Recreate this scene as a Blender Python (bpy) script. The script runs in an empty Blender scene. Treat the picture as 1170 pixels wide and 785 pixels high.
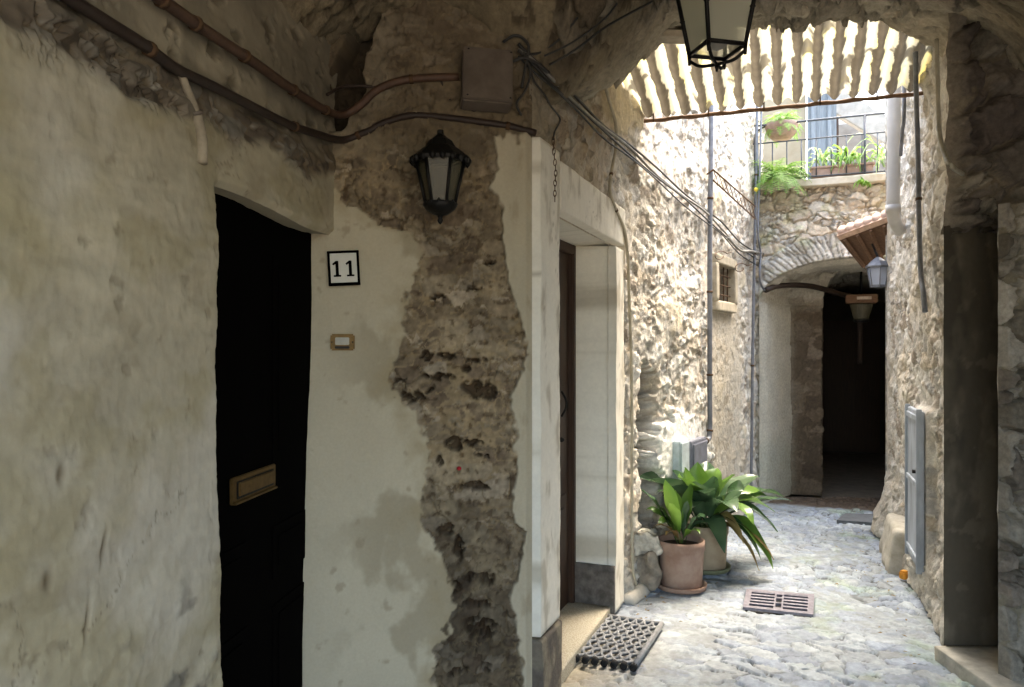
import bpy, bmesh, math, random
import numpy as np
from mathutils import Vector, Matrix, noise as mnoise
random.seed(7); rng = np.random.RandomState(7)
R = math.radians
# ------------------------------------------------------------------ camera, light, exposure
EYE = 1.55; F = 850.0; CX = 585.0; HY = 400.0
sc = bpy.context.scene
cam_d = bpy.data.cameras.new('camera'); cam = bpy.data.objects.new('camera', cam_d)
sc.collection.objects.link(cam); sc.camera = cam
cam.location = (0, 0, EYE); cam.rotation_euler = (R(90), 0, 0)
cam_d.sensor_width = 36; cam_d.lens = F/1170*36; cam_d.shift_y = 7.5/1170
cam_d.clip_start = .05; cam_d.clip_end = 500
SUN_EL, SUN_AZ = 64, 48          # azimuth measured from +Y towards +X
w = bpy.data.worlds.new("World"); sc.world = w; w.use_nodes = True
nt = w.node_tree; bg = nt.nodes['Background']
sky = nt.nodes.new('ShaderNodeTexSky'); sky.sky_type = 'NISHITA'; sky.sun_disc = False
sky.sun_elevation = R(SUN_EL); sky.sun_rotation = R(SUN_AZ); sky.dust_density = 4.0; sky.air_density = 1.0; sky.ozone_density = .6
nt.links.new(sky.outputs[0], bg.inputs[0]); bg.inputs[1].default_value = 0.15
sd = bpy.data.lights.new('sun', 'SUN'); sd.energy = 1.0; sd.angle = R(60); sd.color = (1, .97, .92)
sun = bpy.data.objects.new('sun', sd); sc.collection.objects.link(sun)
_d = Vector((math.sin(R(SUN_AZ))*math.cos(R(SUN_EL)), math.cos(R(SUN_AZ))*math.cos(R(SUN_EL)), math.sin(R(SUN_EL))))
sun.rotation_euler = _d.to_track_quat('Z', 'Y').to_euler(); sun.location = _d*20
vs = sc.view_settings; vs.view_transform = 'Standard'; vs.look = 'None'; vs.gamma = 1; vs.use_curve_mapping = False
vs.exposure = 3.6
vs.use_white_balance = True; vs.white_balance_temperature = 7150; vs.white_balance_tint = 8
sc.cycles.max_bounces = 12; sc.cycles.diffuse_bounces = 8; sc.cycles.use_denoising = True
sc.cycles.sample_clamp_indirect = 6

# ------------------------------------------------------------------ numpy noise
def hsh(ix, iy, seed):
    a = (ix.astype(np.int64)*374761393 + iy.astype(np.int64)*668265263 + seed*1442695041) & 0xffffffff
    a = ((a ^ (a >> 13))*1274126177) & 0xffffffff
    a = ((a ^ (a >> 16))*2246822519) & 0xffffffff
    return ((a ^ (a >> 15)) & 0xffffff)/float(0x1000000)
def perlin(x, y, seed=0):
    ix = np.floor(x); iy = np.floor(y); fx = x-ix; fy = y-iy
    u = fx*fx*fx*(fx*(fx*6-15)+10); v = fy*fy*fy*(fy*(fy*6-15)+10)
    def g(i, j):
        a = hsh(ix+i, iy+j, seed)*2*np.pi
        return np.cos(a)*(fx-i)+np.sin(a)*(fy-j)
    a = g(0, 0); b = g(1, 0); c = g(0, 1); d = g(1, 1)
    return ((a+(b-a)*u)*(1-v)+(c+(d-c)*u)*v)*1.5
def fbm(x, y, seed=0, o=5, gain=.5):
    s = 0; a = 1; t = 0
    for k in range(o):
        s = s+a*perlin(x, y, seed+k*17); t += a; a *= gain; x = x*2.03+5.1; y = y*2.03+1.7
    return s/t*1.5
def ridged(x, y, seed=0, o=4):
    s = 0; a = 1; t = 0
    for k in range(o):
        s = s+a*(1-np.abs(perlin(x, y, seed+k*13))*2); t += a; a *= .5; x = x*2.1+3; y = y*2.1+7
    return s/t
def voro(x, y, seed=0, jit=.9):
    ix = np.floor(x); iy = np.floor(y)
    f1 = np.full(x.shape, 9.); f2 = np.full(x.shape, 9.)
    cx = np.zeros(x.shape); cy = np.zeros(x.shape); dx = np.zeros(x.shape); dy = np.zeros(x.shape)
    for i in (-1, 0, 1):
        for j in (-1, 0, 1):
            gx = ix+i; gy = iy+j
            px = gx+.5+(hsh(gx, gy, seed)-.5)*jit; py = gy+.5+(hsh(gx, gy, seed+91)-.5)*jit
            ox = x-px; oy = y-py; d = np.sqrt(ox*ox+oy*oy)
            n = d < f1
            f2 = np.where(n, f1, np.minimum(f2, d)); f1 = np.where(n, d, f1)
            cx = np.where(n, gx, cx); cy = np.where(n, gy, cy); dx = np.where(n, ox, dx); dy = np.where(n, oy, dy)
    return f2-f1, cx, cy, dx, dy
def ss(a, b, x):
    t = np.clip((x-a)/(b-a), 0, 1); return t*t*(3-2*t)
def mixc(a, b, t):
    t = np.asarray(t)[..., None]; return np.asarray(a)*(1-t)+np.asarray(b)*t
def pal(r, cols):
    cols = np.array(cols); cols = cols*.68+cols.mean(1, keepdims=True)*.32; i = np.clip((r*len(cols)).astype(int), 0, len(cols)-1); return cols[i]
STONES = [(.60, .53, .42), (.50, .41, .30), (.64, .60, .51), (.46, .44, .40), (.56, .46, .32), (.68, .65, .58), (.54, .49, .41), (.42, .34, .25)]
def rubble(u, v, size=.14, asp=1.5, seed=0, depth=.035, mort=(.54, .495, .415), cols=STONES, fill=.35, flat=0.):
    """rubble masonry: height in metres and colour, from wall coordinates in metres"""
    wu = u+.05*fbm(u*4, v*4, seed+1, 3)+.012*fbm(u*25, v*25, seed+5, 2)
    wv = v+.05*fbm(u*4+9, v*4, seed+2, 3)+.012*fbm(u*25+7, v*25, seed+6, 2)
    e, cx, cy, dx, dy = voro(wu/(size*asp), wv/size, seed+3)
    e2, cx2, cy2, dx2, dy2 = voro(wu/(size*asp*.45), wv/(size*.45), seed+4)
    small = hsh(cx, cy, seed+50) < fill
    r = np.where(small, hsh(cx2, cy2, seed+60), hsh(cx, cy, seed+61))
    r2 = np.where(small, hsh(cx2, cy2, seed+62), hsh(cx, cy, seed+63))
    r3 = np.where(small, hsh(cx2, cy2, seed+64), hsh(cx, cy, seed+65))
    e = np.where(small, np.minimum(e2*.6, e+.02), e)
    ddx = np.where(small, dx2*.5, dx); ddy = np.where(small, dy2*.5, dy)
    prof = ss(.015, .16-.08*flat, e)
    mor = ss(-.15, .5, fbm(u*2.2, v*2.2, seed+8, 4))*.55      # how far mortar is smeared over the stones
    hs = prof*(.45+.55*r)+prof*((r2-.5)*ddx+(r3-.5)*ddy)*(.9+.7*flat)+(.22+.2*flat)*fbm(u*14, v*14, seed+9, 4)*prof
    hm = mor*(.75+.25*flat)+.28*flat+(.10+.1*flat)*fbm(u*18, v*18, seed+10, 4)
    hh = np.maximum(hs, hm); ism = ss(-.04, .06, hm-hs)
    c = pal(r3, cols)*(.8+.4*r2)[..., None]
    c = c*(1+.28*fbm(u*22, v*22, seed+11, 4))[..., None]
    m = np.array(mort)*(1+.25*fbm(u*9, v*9, seed+12, 5))[..., None]*(.72+.28*ss(0, .35, hm))[..., None]
    return hh*depth, mixc(c, m, ism), ism

# ------------------------------------------------------------------ materials
def newmat(name):
    m = bpy.data.materials.new(name); m.use_nodes = True; return m, m.node_tree, m.node_tree.nodes['Principled BSDF']
def attr_mat(name, rough=.92, scale=70, bump=.35, dist=.006, vary=.25, spec=.25):
    m, t, b = newmat(name); N = t.nodes; K = t.links
    a = N.new('ShaderNodeAttribute'); a.attribute_name = 'Col'
    tc = N.new('ShaderNodeTexCoord')
    n1 = N.new('ShaderNodeTexNoise'); n1.inputs['Scale'].default_value = scale; n1.inputs['Detail'].default_value = 8; n1.inputs['Roughness'].default_value = .65
    K.new(tc.outputs['Object'], n1.inputs['Vector'])
    mr = N.new('ShaderNodeMapRange'); mr.inputs[1].default_value = .25; mr.inputs[2].default_value = .75
    mr.inputs[3].default_value = 1-vary; mr.inputs[4].default_value = 1+vary
    K.new(n1.outputs['Fac'], mr.inputs[0])
    vm = N.new('ShaderNodeVectorMath'); vm.operation = 'SCALE'
    K.new(a.outputs['Color'], vm.inputs[0]); K.new(mr.outputs[0], vm.inputs['Scale'])
    K.new(vm.outputs[0], b.inputs['Base Color'])
    bp = N.new('ShaderNodeBump'); bp.inputs['Strength'].default_value = bump; bp.inputs['Distance'].default_value = dist
    n2 = N.new('ShaderNodeTexNoise'); n2.inputs['Scale'].default_value = scale*1.6; n2.inputs['Detail'].default_value = 9; n2.inputs['Roughness'].default_value = .7
    K.new(tc.outputs['Object'], n2.inputs['Vector']); K.new(n2.outputs['Fac'], bp.inputs['Height']); K.new(bp.outputs[0], b.inputs['Normal'])
    b.inputs['Roughness'].default_value = rough; b.inputs['Specular IOR Level'].default_value = spec
    return m
def mat(name, col, rough=.7, metal=0, vary=.2, scale=20, bump=.2, dist=.003, col2=None, spec=.4, stretch=None):
    m, t, b = newmat(name); N = t.nodes; K = t.links
    tc = N.new('ShaderNodeTexCoord'); src = tc.outputs['Object']
    if stretch:
        mp = N.new('ShaderNodeMapping'); mp.inputs['Scale'].default_value = stretch; K.new(src, mp.inputs[0]); src = mp.outputs[0]
    n = N.new('ShaderNodeTexNoise'); n.inputs['Scale'].default_value = scale; n.inputs['Detail'].default_value = 7; n.inputs['Roughness'].default_value = .6
    K.new(src, n.inputs['Vector'])
    cr = N.new('ShaderNodeValToRGB'); e = cr.color_ramp.elements
    c2 = col2 or tuple(min(1, c*(1+vary)) for c in col); c1 = tuple(c*(1-vary) for c in col) if not col2 else col
    e[0].position = .35; e[0].color = (*c1, 1); e[1].position = .65; e[1].color = (*c2, 1)
    K.new(n.outputs['Fac'], cr.inputs[0]); K.new(cr.outputs[0], b.inputs['Base Color'])
    b.inputs['Roughness'].default_value = rough; b.inputs['Metallic'].default_value = metal; b.inputs['Specular IOR Level'].default_value = spec
    bp = N.new('ShaderNodeBump'); bp.inputs['Strength'].default_value = bump; bp.inputs['Distance'].default_value = dist
    n2 = N.new('ShaderNodeTexNoise'); n2.inputs['Scale'].default_value = scale*3; n2.inputs['Detail'].default_value = 6; K.new(src, n2.inputs['Vector'])
    K.new(n2.outputs['Fac'], bp.inputs['Height']); K.new(bp.outputs[0], b.inputs['Normal'])
    return m
M = {}
M['stone'] = attr_mat('stone_masonry', scale=40, bump=.8, dist=.012, vary=.25)
M['plaster'] = attr_mat('old_plaster', scale=38, bump=.3, dist=.003, vary=.07)
M['corner'] = attr_mat('corner_plaster', scale=90, bump=.45, dist=.003, vary=.06)
M['rock'] = attr_mat('rough_vault', scale=45, bump=.8, dist=.008, vary=.30)
M['paving'] = attr_mat('paving_stone', scale=60, bump=.4, dist=.004, vary=.18, rough=.7, spec=.4)
M['black'] = mat('black_paint', (.0015, .0012, .0012), .8, scale=8, spec=.02, stretch=(1, 1, .1))
M['brass'] = mat('tarnished_brass', (.15, .09, .03), .55, .6, scale=40)
M['brownwood'] = mat('dark_brown_wood', (.045, .022, .012), .55, scale=14, stretch=(4, 4, .4), bump=.4)
M['iron'] = mat('black_iron', (.012, .011, .010), .5, .6, scale=60, bump=.4)
M['rust'] = mat('rusty_iron', (.10, .055, .028), .8, .3, scale=40, bump=.5)
M['conduit'] = mat('brown_conduit', (.085, .045, .028), .6, scale=30)
M['dconduit'] = mat('dark_conduit', (.030, .018, .013), .6, scale=30)
M['boxgrey'] = mat('grey_brown_plastic', (.12, .095, .075), .6, scale=12, bump=.15)
M['cable'] = mat('black_cable', (.03, .028, .025), .6)
M['gcable'] = mat('grey_cable', (.22, .21, .19), .6)
M['bcable'] = mat('beige_cable', (.40, .36, .27), .7, scale=12)
M['greypipe'] = mat('grey_pipe', (.17, .18, .20), .5, .2, scale=20)
M['palepipe'] = mat('pale_grey_pipe', (.46, .45, .43), .45, scale=6, vary=.08)
M['terra'] = mat('terracotta', (.25, .155, .115), .85, scale=9, col2=(.36, .26, .205), bump=.4)
M['terra2'] = mat('old_terracotta', (.28, .20, .13), .85, scale=7, col2=(.40, .32, .22), bump=.4)
M['soil'] = mat('soil', (.045, .03, .018), 1, scale=60, bump=1, dist=.01)
M['rubber'] = mat('grey_rubber', (.20, .21, .22), .6, scale=25, bump=.3)
M['castiron'] = mat('cast_iron', (.19, .18, .21), .6, .3, scale=40, bump=.4)
M['hole'] = mat('drain_dark', (.008, .008, .008), .9)
M['bluepaint'] = mat('blue_grey_paint', (.36, .40, .45), .55, .1, scale=12, stretch=(1, 1, .3), vary=.25)
M['lightblue'] = mat('pale_blue_paint', (.45, .52, .56), .5, scale=14)
M['darkblue'] = mat('slate_paint', (.16, .17, .21), .5, scale=18)
M['white'] = mat('white_paint', (.68, .66, .60), .7, scale=8, vary=.08)
M['shutter'] = mat('grey_shutter', (.17, .19, .21), .6, scale=10, stretch=(6, 6, .5))
M['orange'] = mat('orange_plastic', (.75, .33, .04), .5)
M['wood'] = mat('brown_board', (.15, .085, .05), .8, scale=16, stretch=(1, 5, 5), bump=.5)
M['tile'] = mat('roof_tile', (.55, .38, .30), .85, scale=10, bump=.4)
M['slab'] = mat('worn_stone', (.34, .32, .28), .85, scale=20, bump=.6, dist=.006)
M['palestep'] = mat('pale_threshold_stone', (.46, .43, .36), .8, scale=14, bump=.5)
M['speckled'] = mat('speckled_step_stone', (.28, .25, .18), .85, scale=160, col2=(.52, .48, .38), bump=.5)
M['darkbase'] = mat('dark_base_stone', (.075, .065, .055), .85, scale=22, col2=(.16, .14, .12), bump=.6, dist=.006)
M['red'] = mat('red_plastic', (.35, .01, .02), .5)
def leafmat(name, c1, c2, rough=.35, tl=.25, scale=6):
    m, t, b = newmat(name); N = t.nodes; K = t.links
    tc = N.new('ShaderNodeTexCoord'); n = N.new('ShaderNodeTexNoise'); n.inputs['Scale'].default_value = scale; K.new(tc.outputs['Object'], n.inputs['Vector'])
    cr = N.new('ShaderNodeValToRGB'); e = cr.color_ramp.elements; e[0].position = .4; e[0].color = (*c1, 1); e[1].position = .62; e[1].color = (*c2, 1)
    K.new(n.outputs['Fac'], cr.inputs[0]); K.new(cr.outputs[0], b.inputs['Base Color']); b.inputs['Roughness'].default_value = rough
    tr = N.new('ShaderNodeBsdfTranslucent'); K.new(cr.outputs[0], tr.inputs[0]); mx = N.new('ShaderNodeMixShader'); mx.inputs[0].default_value = tl
    K.new(b.outputs[0], mx.inputs[1]); K.new(tr.outputs[0], mx.inputs[2]); K.new(mx.outputs[0], N['Material Output'].inputs[0])
    return m
M['leaf'] = leafmat('broad_leaf', (.045, .095, .045), (.09, .15, .075), .25, .2)
M['leafy'] = leafmat('young_leaf', (.09, .19, .03), (.15, .27, .05), .3)
M['fern'] = leafmat('fern_leaf', (.12, .26, .035), (.24, .40, .07), .5, .4)
M['spider'] = leafmat('spider_leaf', (.14, .28, .05), (.42, .50, .26), .45, .35, 25)
def glassmat(name, col, tl=.5, rough=.25):
    m, t, b = newmat(name); N = t.nodes; K = t.links
    b.inputs['Base Color'].default_value = (*col, 1); b.inputs['Roughness'].default_value = rough
    tr = N.new('ShaderNodeBsdfTranslucent'); tr.inputs[0].default_value = (*col, 1)
    tp = N.new('ShaderNodeBsdfTransparent'); tp.inputs[0].default_value = (.9, .9, .86, 1)
    m1 = N.new('ShaderNodeMixShader'); m1.inputs[0].default_value = tl; K.new(b.outputs[0], m1.inputs[1]); K.new(tr.outputs[0], m1.inputs[2])
    m2 = N.new('ShaderNodeMixShader'); m2.inputs[0].default_value = .25; K.new(m1.outputs[0], m2.inputs[1]); K.new(tp.outputs[0], m2.inputs[2])
    K.new(m2.outputs[0], N['Material Output'].inputs[0]); return m
M['frost'] = glassmat('dusty_lantern_glass', (.13, .12, .08), .3)
M['frost2'] = glassmat('frosted_lantern_glass', (.78, .78, .66), .65)
M['frost3'] = glassmat('bluish_lantern_glass', (.6, .66, .78), .5)
M['bulb'] = mat('dusty_bulb', (.35, .34, .31), .3, vary=.05)
def sheetmat():
    m, t, b = newmat('corrugated_translucent_sheet'); N = t.nodes; K = t.links
    a = N.new('ShaderNodeAttribute'); a.attribute_name = 'Col'; K.new(a.outputs['Color'], b.inputs['Base Color']); b.inputs['Roughness'].default_value = .6
    tr = N.new('ShaderNodeBsdfTranslucent'); K.new(a.outputs['Color'], tr.inputs[0]); mx = N.new('ShaderNodeMixShader'); mx.inputs[0].default_value = .55
    K.new(b.outputs[0], mx.inputs[1]); K.new(tr.outputs[0], mx.inputs[2]); K.new(mx.outputs[0], N['Material Output'].inputs[0]); return m
M['dry'] = leafmat('dry_leaf_blade', (.22, .14, .05), (.34, .26, .10), .7, .2)
M['sheet'] = sheetmat()

# ------------------------------------------------------------------ object helpers
col = sc.collection
def tag(o, label=None, cat=None, group=None, kind=None):
    if label: o['label'] = label
    if cat: o['category'] = cat
    if group: o['group'] = group
    if kind: o['kind'] = kind
    return o
def thing(name, loc, label, cat, group=None):
    o = bpy.data.objects.new(name, None); col.objects.link(o); o.location = loc; o.empty_display_size = .1
    return tag(o, label, cat, group)
def link(name, me, m, parent=None):
    o = bpy.data.objects.new(name, me); col.objects.link(o)
    if m: me.materials.append(m)
    if parent is not None:
        o.parent = parent
        l = Vector((0, 0, 0)); p = parent
        while p is not None: l += p.location; p = p.parent
        o.location = -l if o.location.length == 0 else o.location
    return o
def grid(name, P, C, m, parent=None, keep=None, flip=False):
    n, k, _ = P.shape
    idx = np.arange(n*k).reshape(n, k)
    q = np.stack([idx[:-1, :-1], idx[1:, :-1], idx[1:, 1:], idx[:-1, 1:]], -1)
    if flip: q = q[..., ::-1]
    q = q[keep] if keep is not None else q.reshape(-1, 4)
    me = bpy.data.meshes.new(name)
    me.vertices.add(n*k); me.vertices.foreach_set('co', P.reshape(-1).astype(np.float32))
    nf = len(q); me.loops.add(nf*4); me.loops.foreach_set('vertex_index', q.reshape(-1).astype(np.int32))
    me.polygons.add(nf); me.polygons.foreach_set('loop_start', np.arange(nf, dtype=np.int32)*4)
    me.polygons.foreach_set('loop_total', np.full(nf, 4, dtype=np.int32))
    me.polygons.foreach_set('use_smooth', np.ones(nf, dtype=bool))
    me.update(calc_edges=True)
    at = me.color_attributes.new('Col', 'FLOAT_COLOR', 'POINT')
    c4 = np.ones((n*k, 4), np.float32); c4[:, :3] = np.clip(C.reshape(-1, 3), .004, .8); at.data.foreach_set('color', c4.reshape(-1))
    return link(name, me, m, parent)
class MB:
    def __init__(s): s.v = []; s.f = []; s.sm = []
    def add(s, v, f, sm=True):
        b = len(s.v); s.v += [tuple(p) for p in v]; s.f += [tuple(i+b for i in q) for q in f]; s.sm += [sm]*len(f); return s
    def box(s, c, size, rz=0, tilt=None, bev=0):
        bm = bmesh.new(); bmesh.ops.create_cube(bm, size=1)
        bmesh.ops.scale(bm, vec=size, verts=bm.verts)
        if bev: bmesh.ops.bevel(bm, geom=bm.edges[:], offset=bev, segments=2, affect='EDGES')
        mt = Matrix.Translation(c) @ Matrix.Rotation(rz, 4, 'Z') @ (tilt if tilt is not None else Matrix.Identity(4))
        bmesh.ops.transform(bm, matrix=mt, verts=bm.verts); bm.verts.index_update()
        s.add([v.co[:] for v in bm.verts], [[v.index for v in f.verts] for f in bm.faces], False); bm.free(); return s
    def tube(s, pts, r, n=8, cap=True, sm=True):
        pts = [Vector(p) for p in pts]; rr = r if hasattr(r, '__len__') else [r]*len(pts)
        V = []; up = None
        for i, p in enumerate(pts):
            d = (pts[min(i+1, len(pts)-1)]-pts[max(i-1, 0)])
            d = d.normalized() if d.length > 1e-9 else Vector((0, 0, 1))
            if up is None: up = Vector((0, 0, 1)) if abs(d.z) < .9 else Vector((1, 0, 0))
            a = d.cross(up); a = a.normalized() if a.length > 1e-6 else d.orthogonal().normalized(); b = a.cross(d).normalized(); up = b
            V += [p+(a*math.cos(2*math.pi*k/n)+b*math.sin(2*math.pi*k/n))*rr[i] for k in range(n)]
        Fs = [[i*n+k, i*n+(k+1) % n, (i+1)*n+(k+1) % n, (i+1)*n+k] for i in range(len(pts)-1) for k in range(n)]
        if cap: Fs += [list(range(n))[::-1], [(len(pts)-1)*n+k for k in range(n)]]
        return s.add(V, Fs, sm)
    def lathe(s, c, prof, n=32, ang=0, sm=True, sx=1, sy=1):
        V = [(c[0]+r*sx*math.cos(2*math.pi*k/n+ang), c[1]+r*sy*math.sin(2*math.pi*k/n+ang), c[2]+z) for r, z in prof for k in range(n)]
        Fs = [[i*n+k, i*n+(k+1) % n, (i+1)*n+(k+1) % n, (i+1)*n+k] for i in range(len(prof)-1) for k in range(n)]
        return s.add(V, Fs, sm)
    def prism(s, poly, z0, z1):
        n = len(poly); V = [(x, y, z0) for x, y in poly]+[(x, y, z1) for x, y in poly]
        return s.add(V, [[k, (k+1) % n, n+(k+1) % n, n+k] for k in range(n)]+[list(range(n))[::-1], list(range(n, 2*n))], False)
    def build(s, name, m, parent=None, label=None):
        me = bpy.data.meshes.new(name); me.from_pydata(s.v, [], s.f)
        me.polygons.foreach_set('use_smooth', s.sm); me.update()
        o = link(name, me, m, parent)
        if label: o['label'] = label
        return o
def spline(pts, k=8):
    """Catmull-Rom through points"""
    P = [Vector(p) for p in pts]; P = [P[0]*2-P[1]]+P+[P[-1]*2-P[-2]]; out = []
    for i in range(1, len(P)-2):
        for j in range(k):
            t = j/k; a, b, c, d = P[i-1:i+3]
            out.append(.5*((2*b)+(c-a)*t+(2*a-5*b+4*c-d)*t*t+(3*b-a-3*c+d)*t**3))
    return out+[P[-2]]
def block(mb, c, size, rz=0, amp=.02, rnd=.3, seed=0, n=10, freq=3, tilt=None):
    """weathered stone: rounded box displaced by noise"""
    h = Vector(size)/2; r = min(h)*rnd; V = []; Fs = []; mt = Matrix.Translation(c) @ Matrix.Rotation(rz, 4, 'Z') @ (tilt if tilt is not None else Matrix.Identity(4))
    for ax in range(3):
        for sg in (-1, 1):
            b = len(V)
            for i in range(n+1):
                for j in range(n+1):
                    p = [0, 0, 0]; p[ax] = sg; p[(ax+1) % 3] = -1+2*i/n; p[(ax+2) % 3] = (-1+2*j/n)
                    q = Vector((p[0]*h[0], p[1]*h[1], p[2]*h[2])); inn = Vector([max(-(h[k]-r), min(h[k]-r, q[k])) for k in range(3)])
                    d = (q-inn).normalized(); q = inn+d*r
                    nn = mnoise.fractal((q+Vector((seed*3.1, seed*1.7, 0)))*freq, 1.0, 2.0, 4)
                    V.append(mt @ (q+d*nn*amp))
            for i in range(n):
                for j in range(n):
                    a = b+i*(n+1)+j; f = [a, a+1, a+n+2, a+n+1]; Fs.append(f if sg < 0 else f[::-1])
    # weld seams
    key = {}; remap = []; VV = []
    for v in V:
        kk = (round(v.x, 5), round(v.y, 5), round(v.z, 5))
        if kk not in key: key[kk] = len(VV); VV.append(v)
        remap.append(key[kk])
    Fs = [[remap[i] for i in f] for f in Fs]; Fs = [f for f in Fs if len(set(f)) == 4]
    mb.add(VV, Fs, True); return mb

# ------------------------------------------------------------------ plan of the place (x right, y away, metres)
def Lx(y): return .12*y-1.08                      # plaster wall on the left
C0 = np.array((.084, 3.12)); K1 = np.array((.66, 4.57)); K2 = np.array((2.47, 7.55))
def Wy(x): return 3.0+.12*(x+.9)/.98              # wall with the house number
def A1x(y): return C0[0]+(K1[0]-C0[0])*(y-C0[1])/(K1[1]-C0[1])
def A2x(y): return K1[0]+(K2[0]-K1[0])*(y-K1[1])/(K2[1]-K1[1])
def Ax(y): return A1x(y) if y < K1[1] else A2x(y)
def Rx(y): return .795+.379*y
YA = 4.05                                          # far face of the arch
AP = np.array([(.2, 2.86), (.454, 2.99), (.615, 3.10), (.80, 3.26), (.967, 3.29), (1.344, 3.346), (1.7, 3.38), (1.99, 3.37), (2.2155, 3.28), (2.36, 3.18), (2.5, 2.95), (3, 2.6)])
def ceil_np(x, y):
    u = np.clip((x-.78)/1.80, -.999, .999); room = 2.16+.06*np.clip(y, 0, 3)+1.12*np.sqrt(1-u*u)-.10*np.clip(y, 0, 3)/3
    arch = np.interp(x, AP[:, 0], AP[:, 1])
    t = ss(2.95, 3.75, y); z = room*(1-t)+arch*t
    z = z+.035*fbm(x*2.2, y*2.2, 31, 5)+.015*fbm(x*8, y*8, 35, 4)
    return z-.10*np.exp(-((x-.45)/.35)**2-((y-3.55)/.25)**2)-.42*np.exp(-((x-.12)/.38)**2-((y-3.22)/.32)**2)
def ceil1(x, y): return float(ceil_np(np.array([x]), np.array([y]))[0])
def ray(px, py): return Vector(((px-CX)/F, 1, (HY-py)/F))
def P3(px, py, d): r = ray(px, py); return Vector((r.x*d, d, EYE+r.z*d))
def hit(px, py, off=.0):
    """where the sight line meets the walls or the vault near the camera"""
    r = ray(px, py); d = .4
    while d < 7.5:
        x = r.x*d; z = EYE+r.z*d
        if d < YA and z > ceil1(x, d)-off: break
        if x < Lx(d)+off: break
        if d > Wy(x)-off and x < A1x(d)+off*.3 and d < 3.4: break
        if d >= C0[1] and x < Ax(d)+off: break
        d += .008
    return Vector((r.x*d, d, EYE+r.z*d))
def onA(px, py, off=.03):
    k = (px-CX)/F
    for (a, b) in ((K1, K2), (C0, K1)):
        s = (b[0]-a[0])/(b[1]-a[1]); nx = off*math.sqrt(1+s*s); d = (a[0]+nx-s*a[1])/(k-s)
        if d >= a[1]-.02: break
    return P3(px, py, d)
def onR(px, py, off=.03):
    k = (px-CX)/F; d = (.795-off*1.07)/(k-.379); return P3(px, py, d)
def gnd(px, py, z=0): d = (EYE-z)*F/(py-HY); return Vector(((px-CX)/F*d, d, z))

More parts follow.
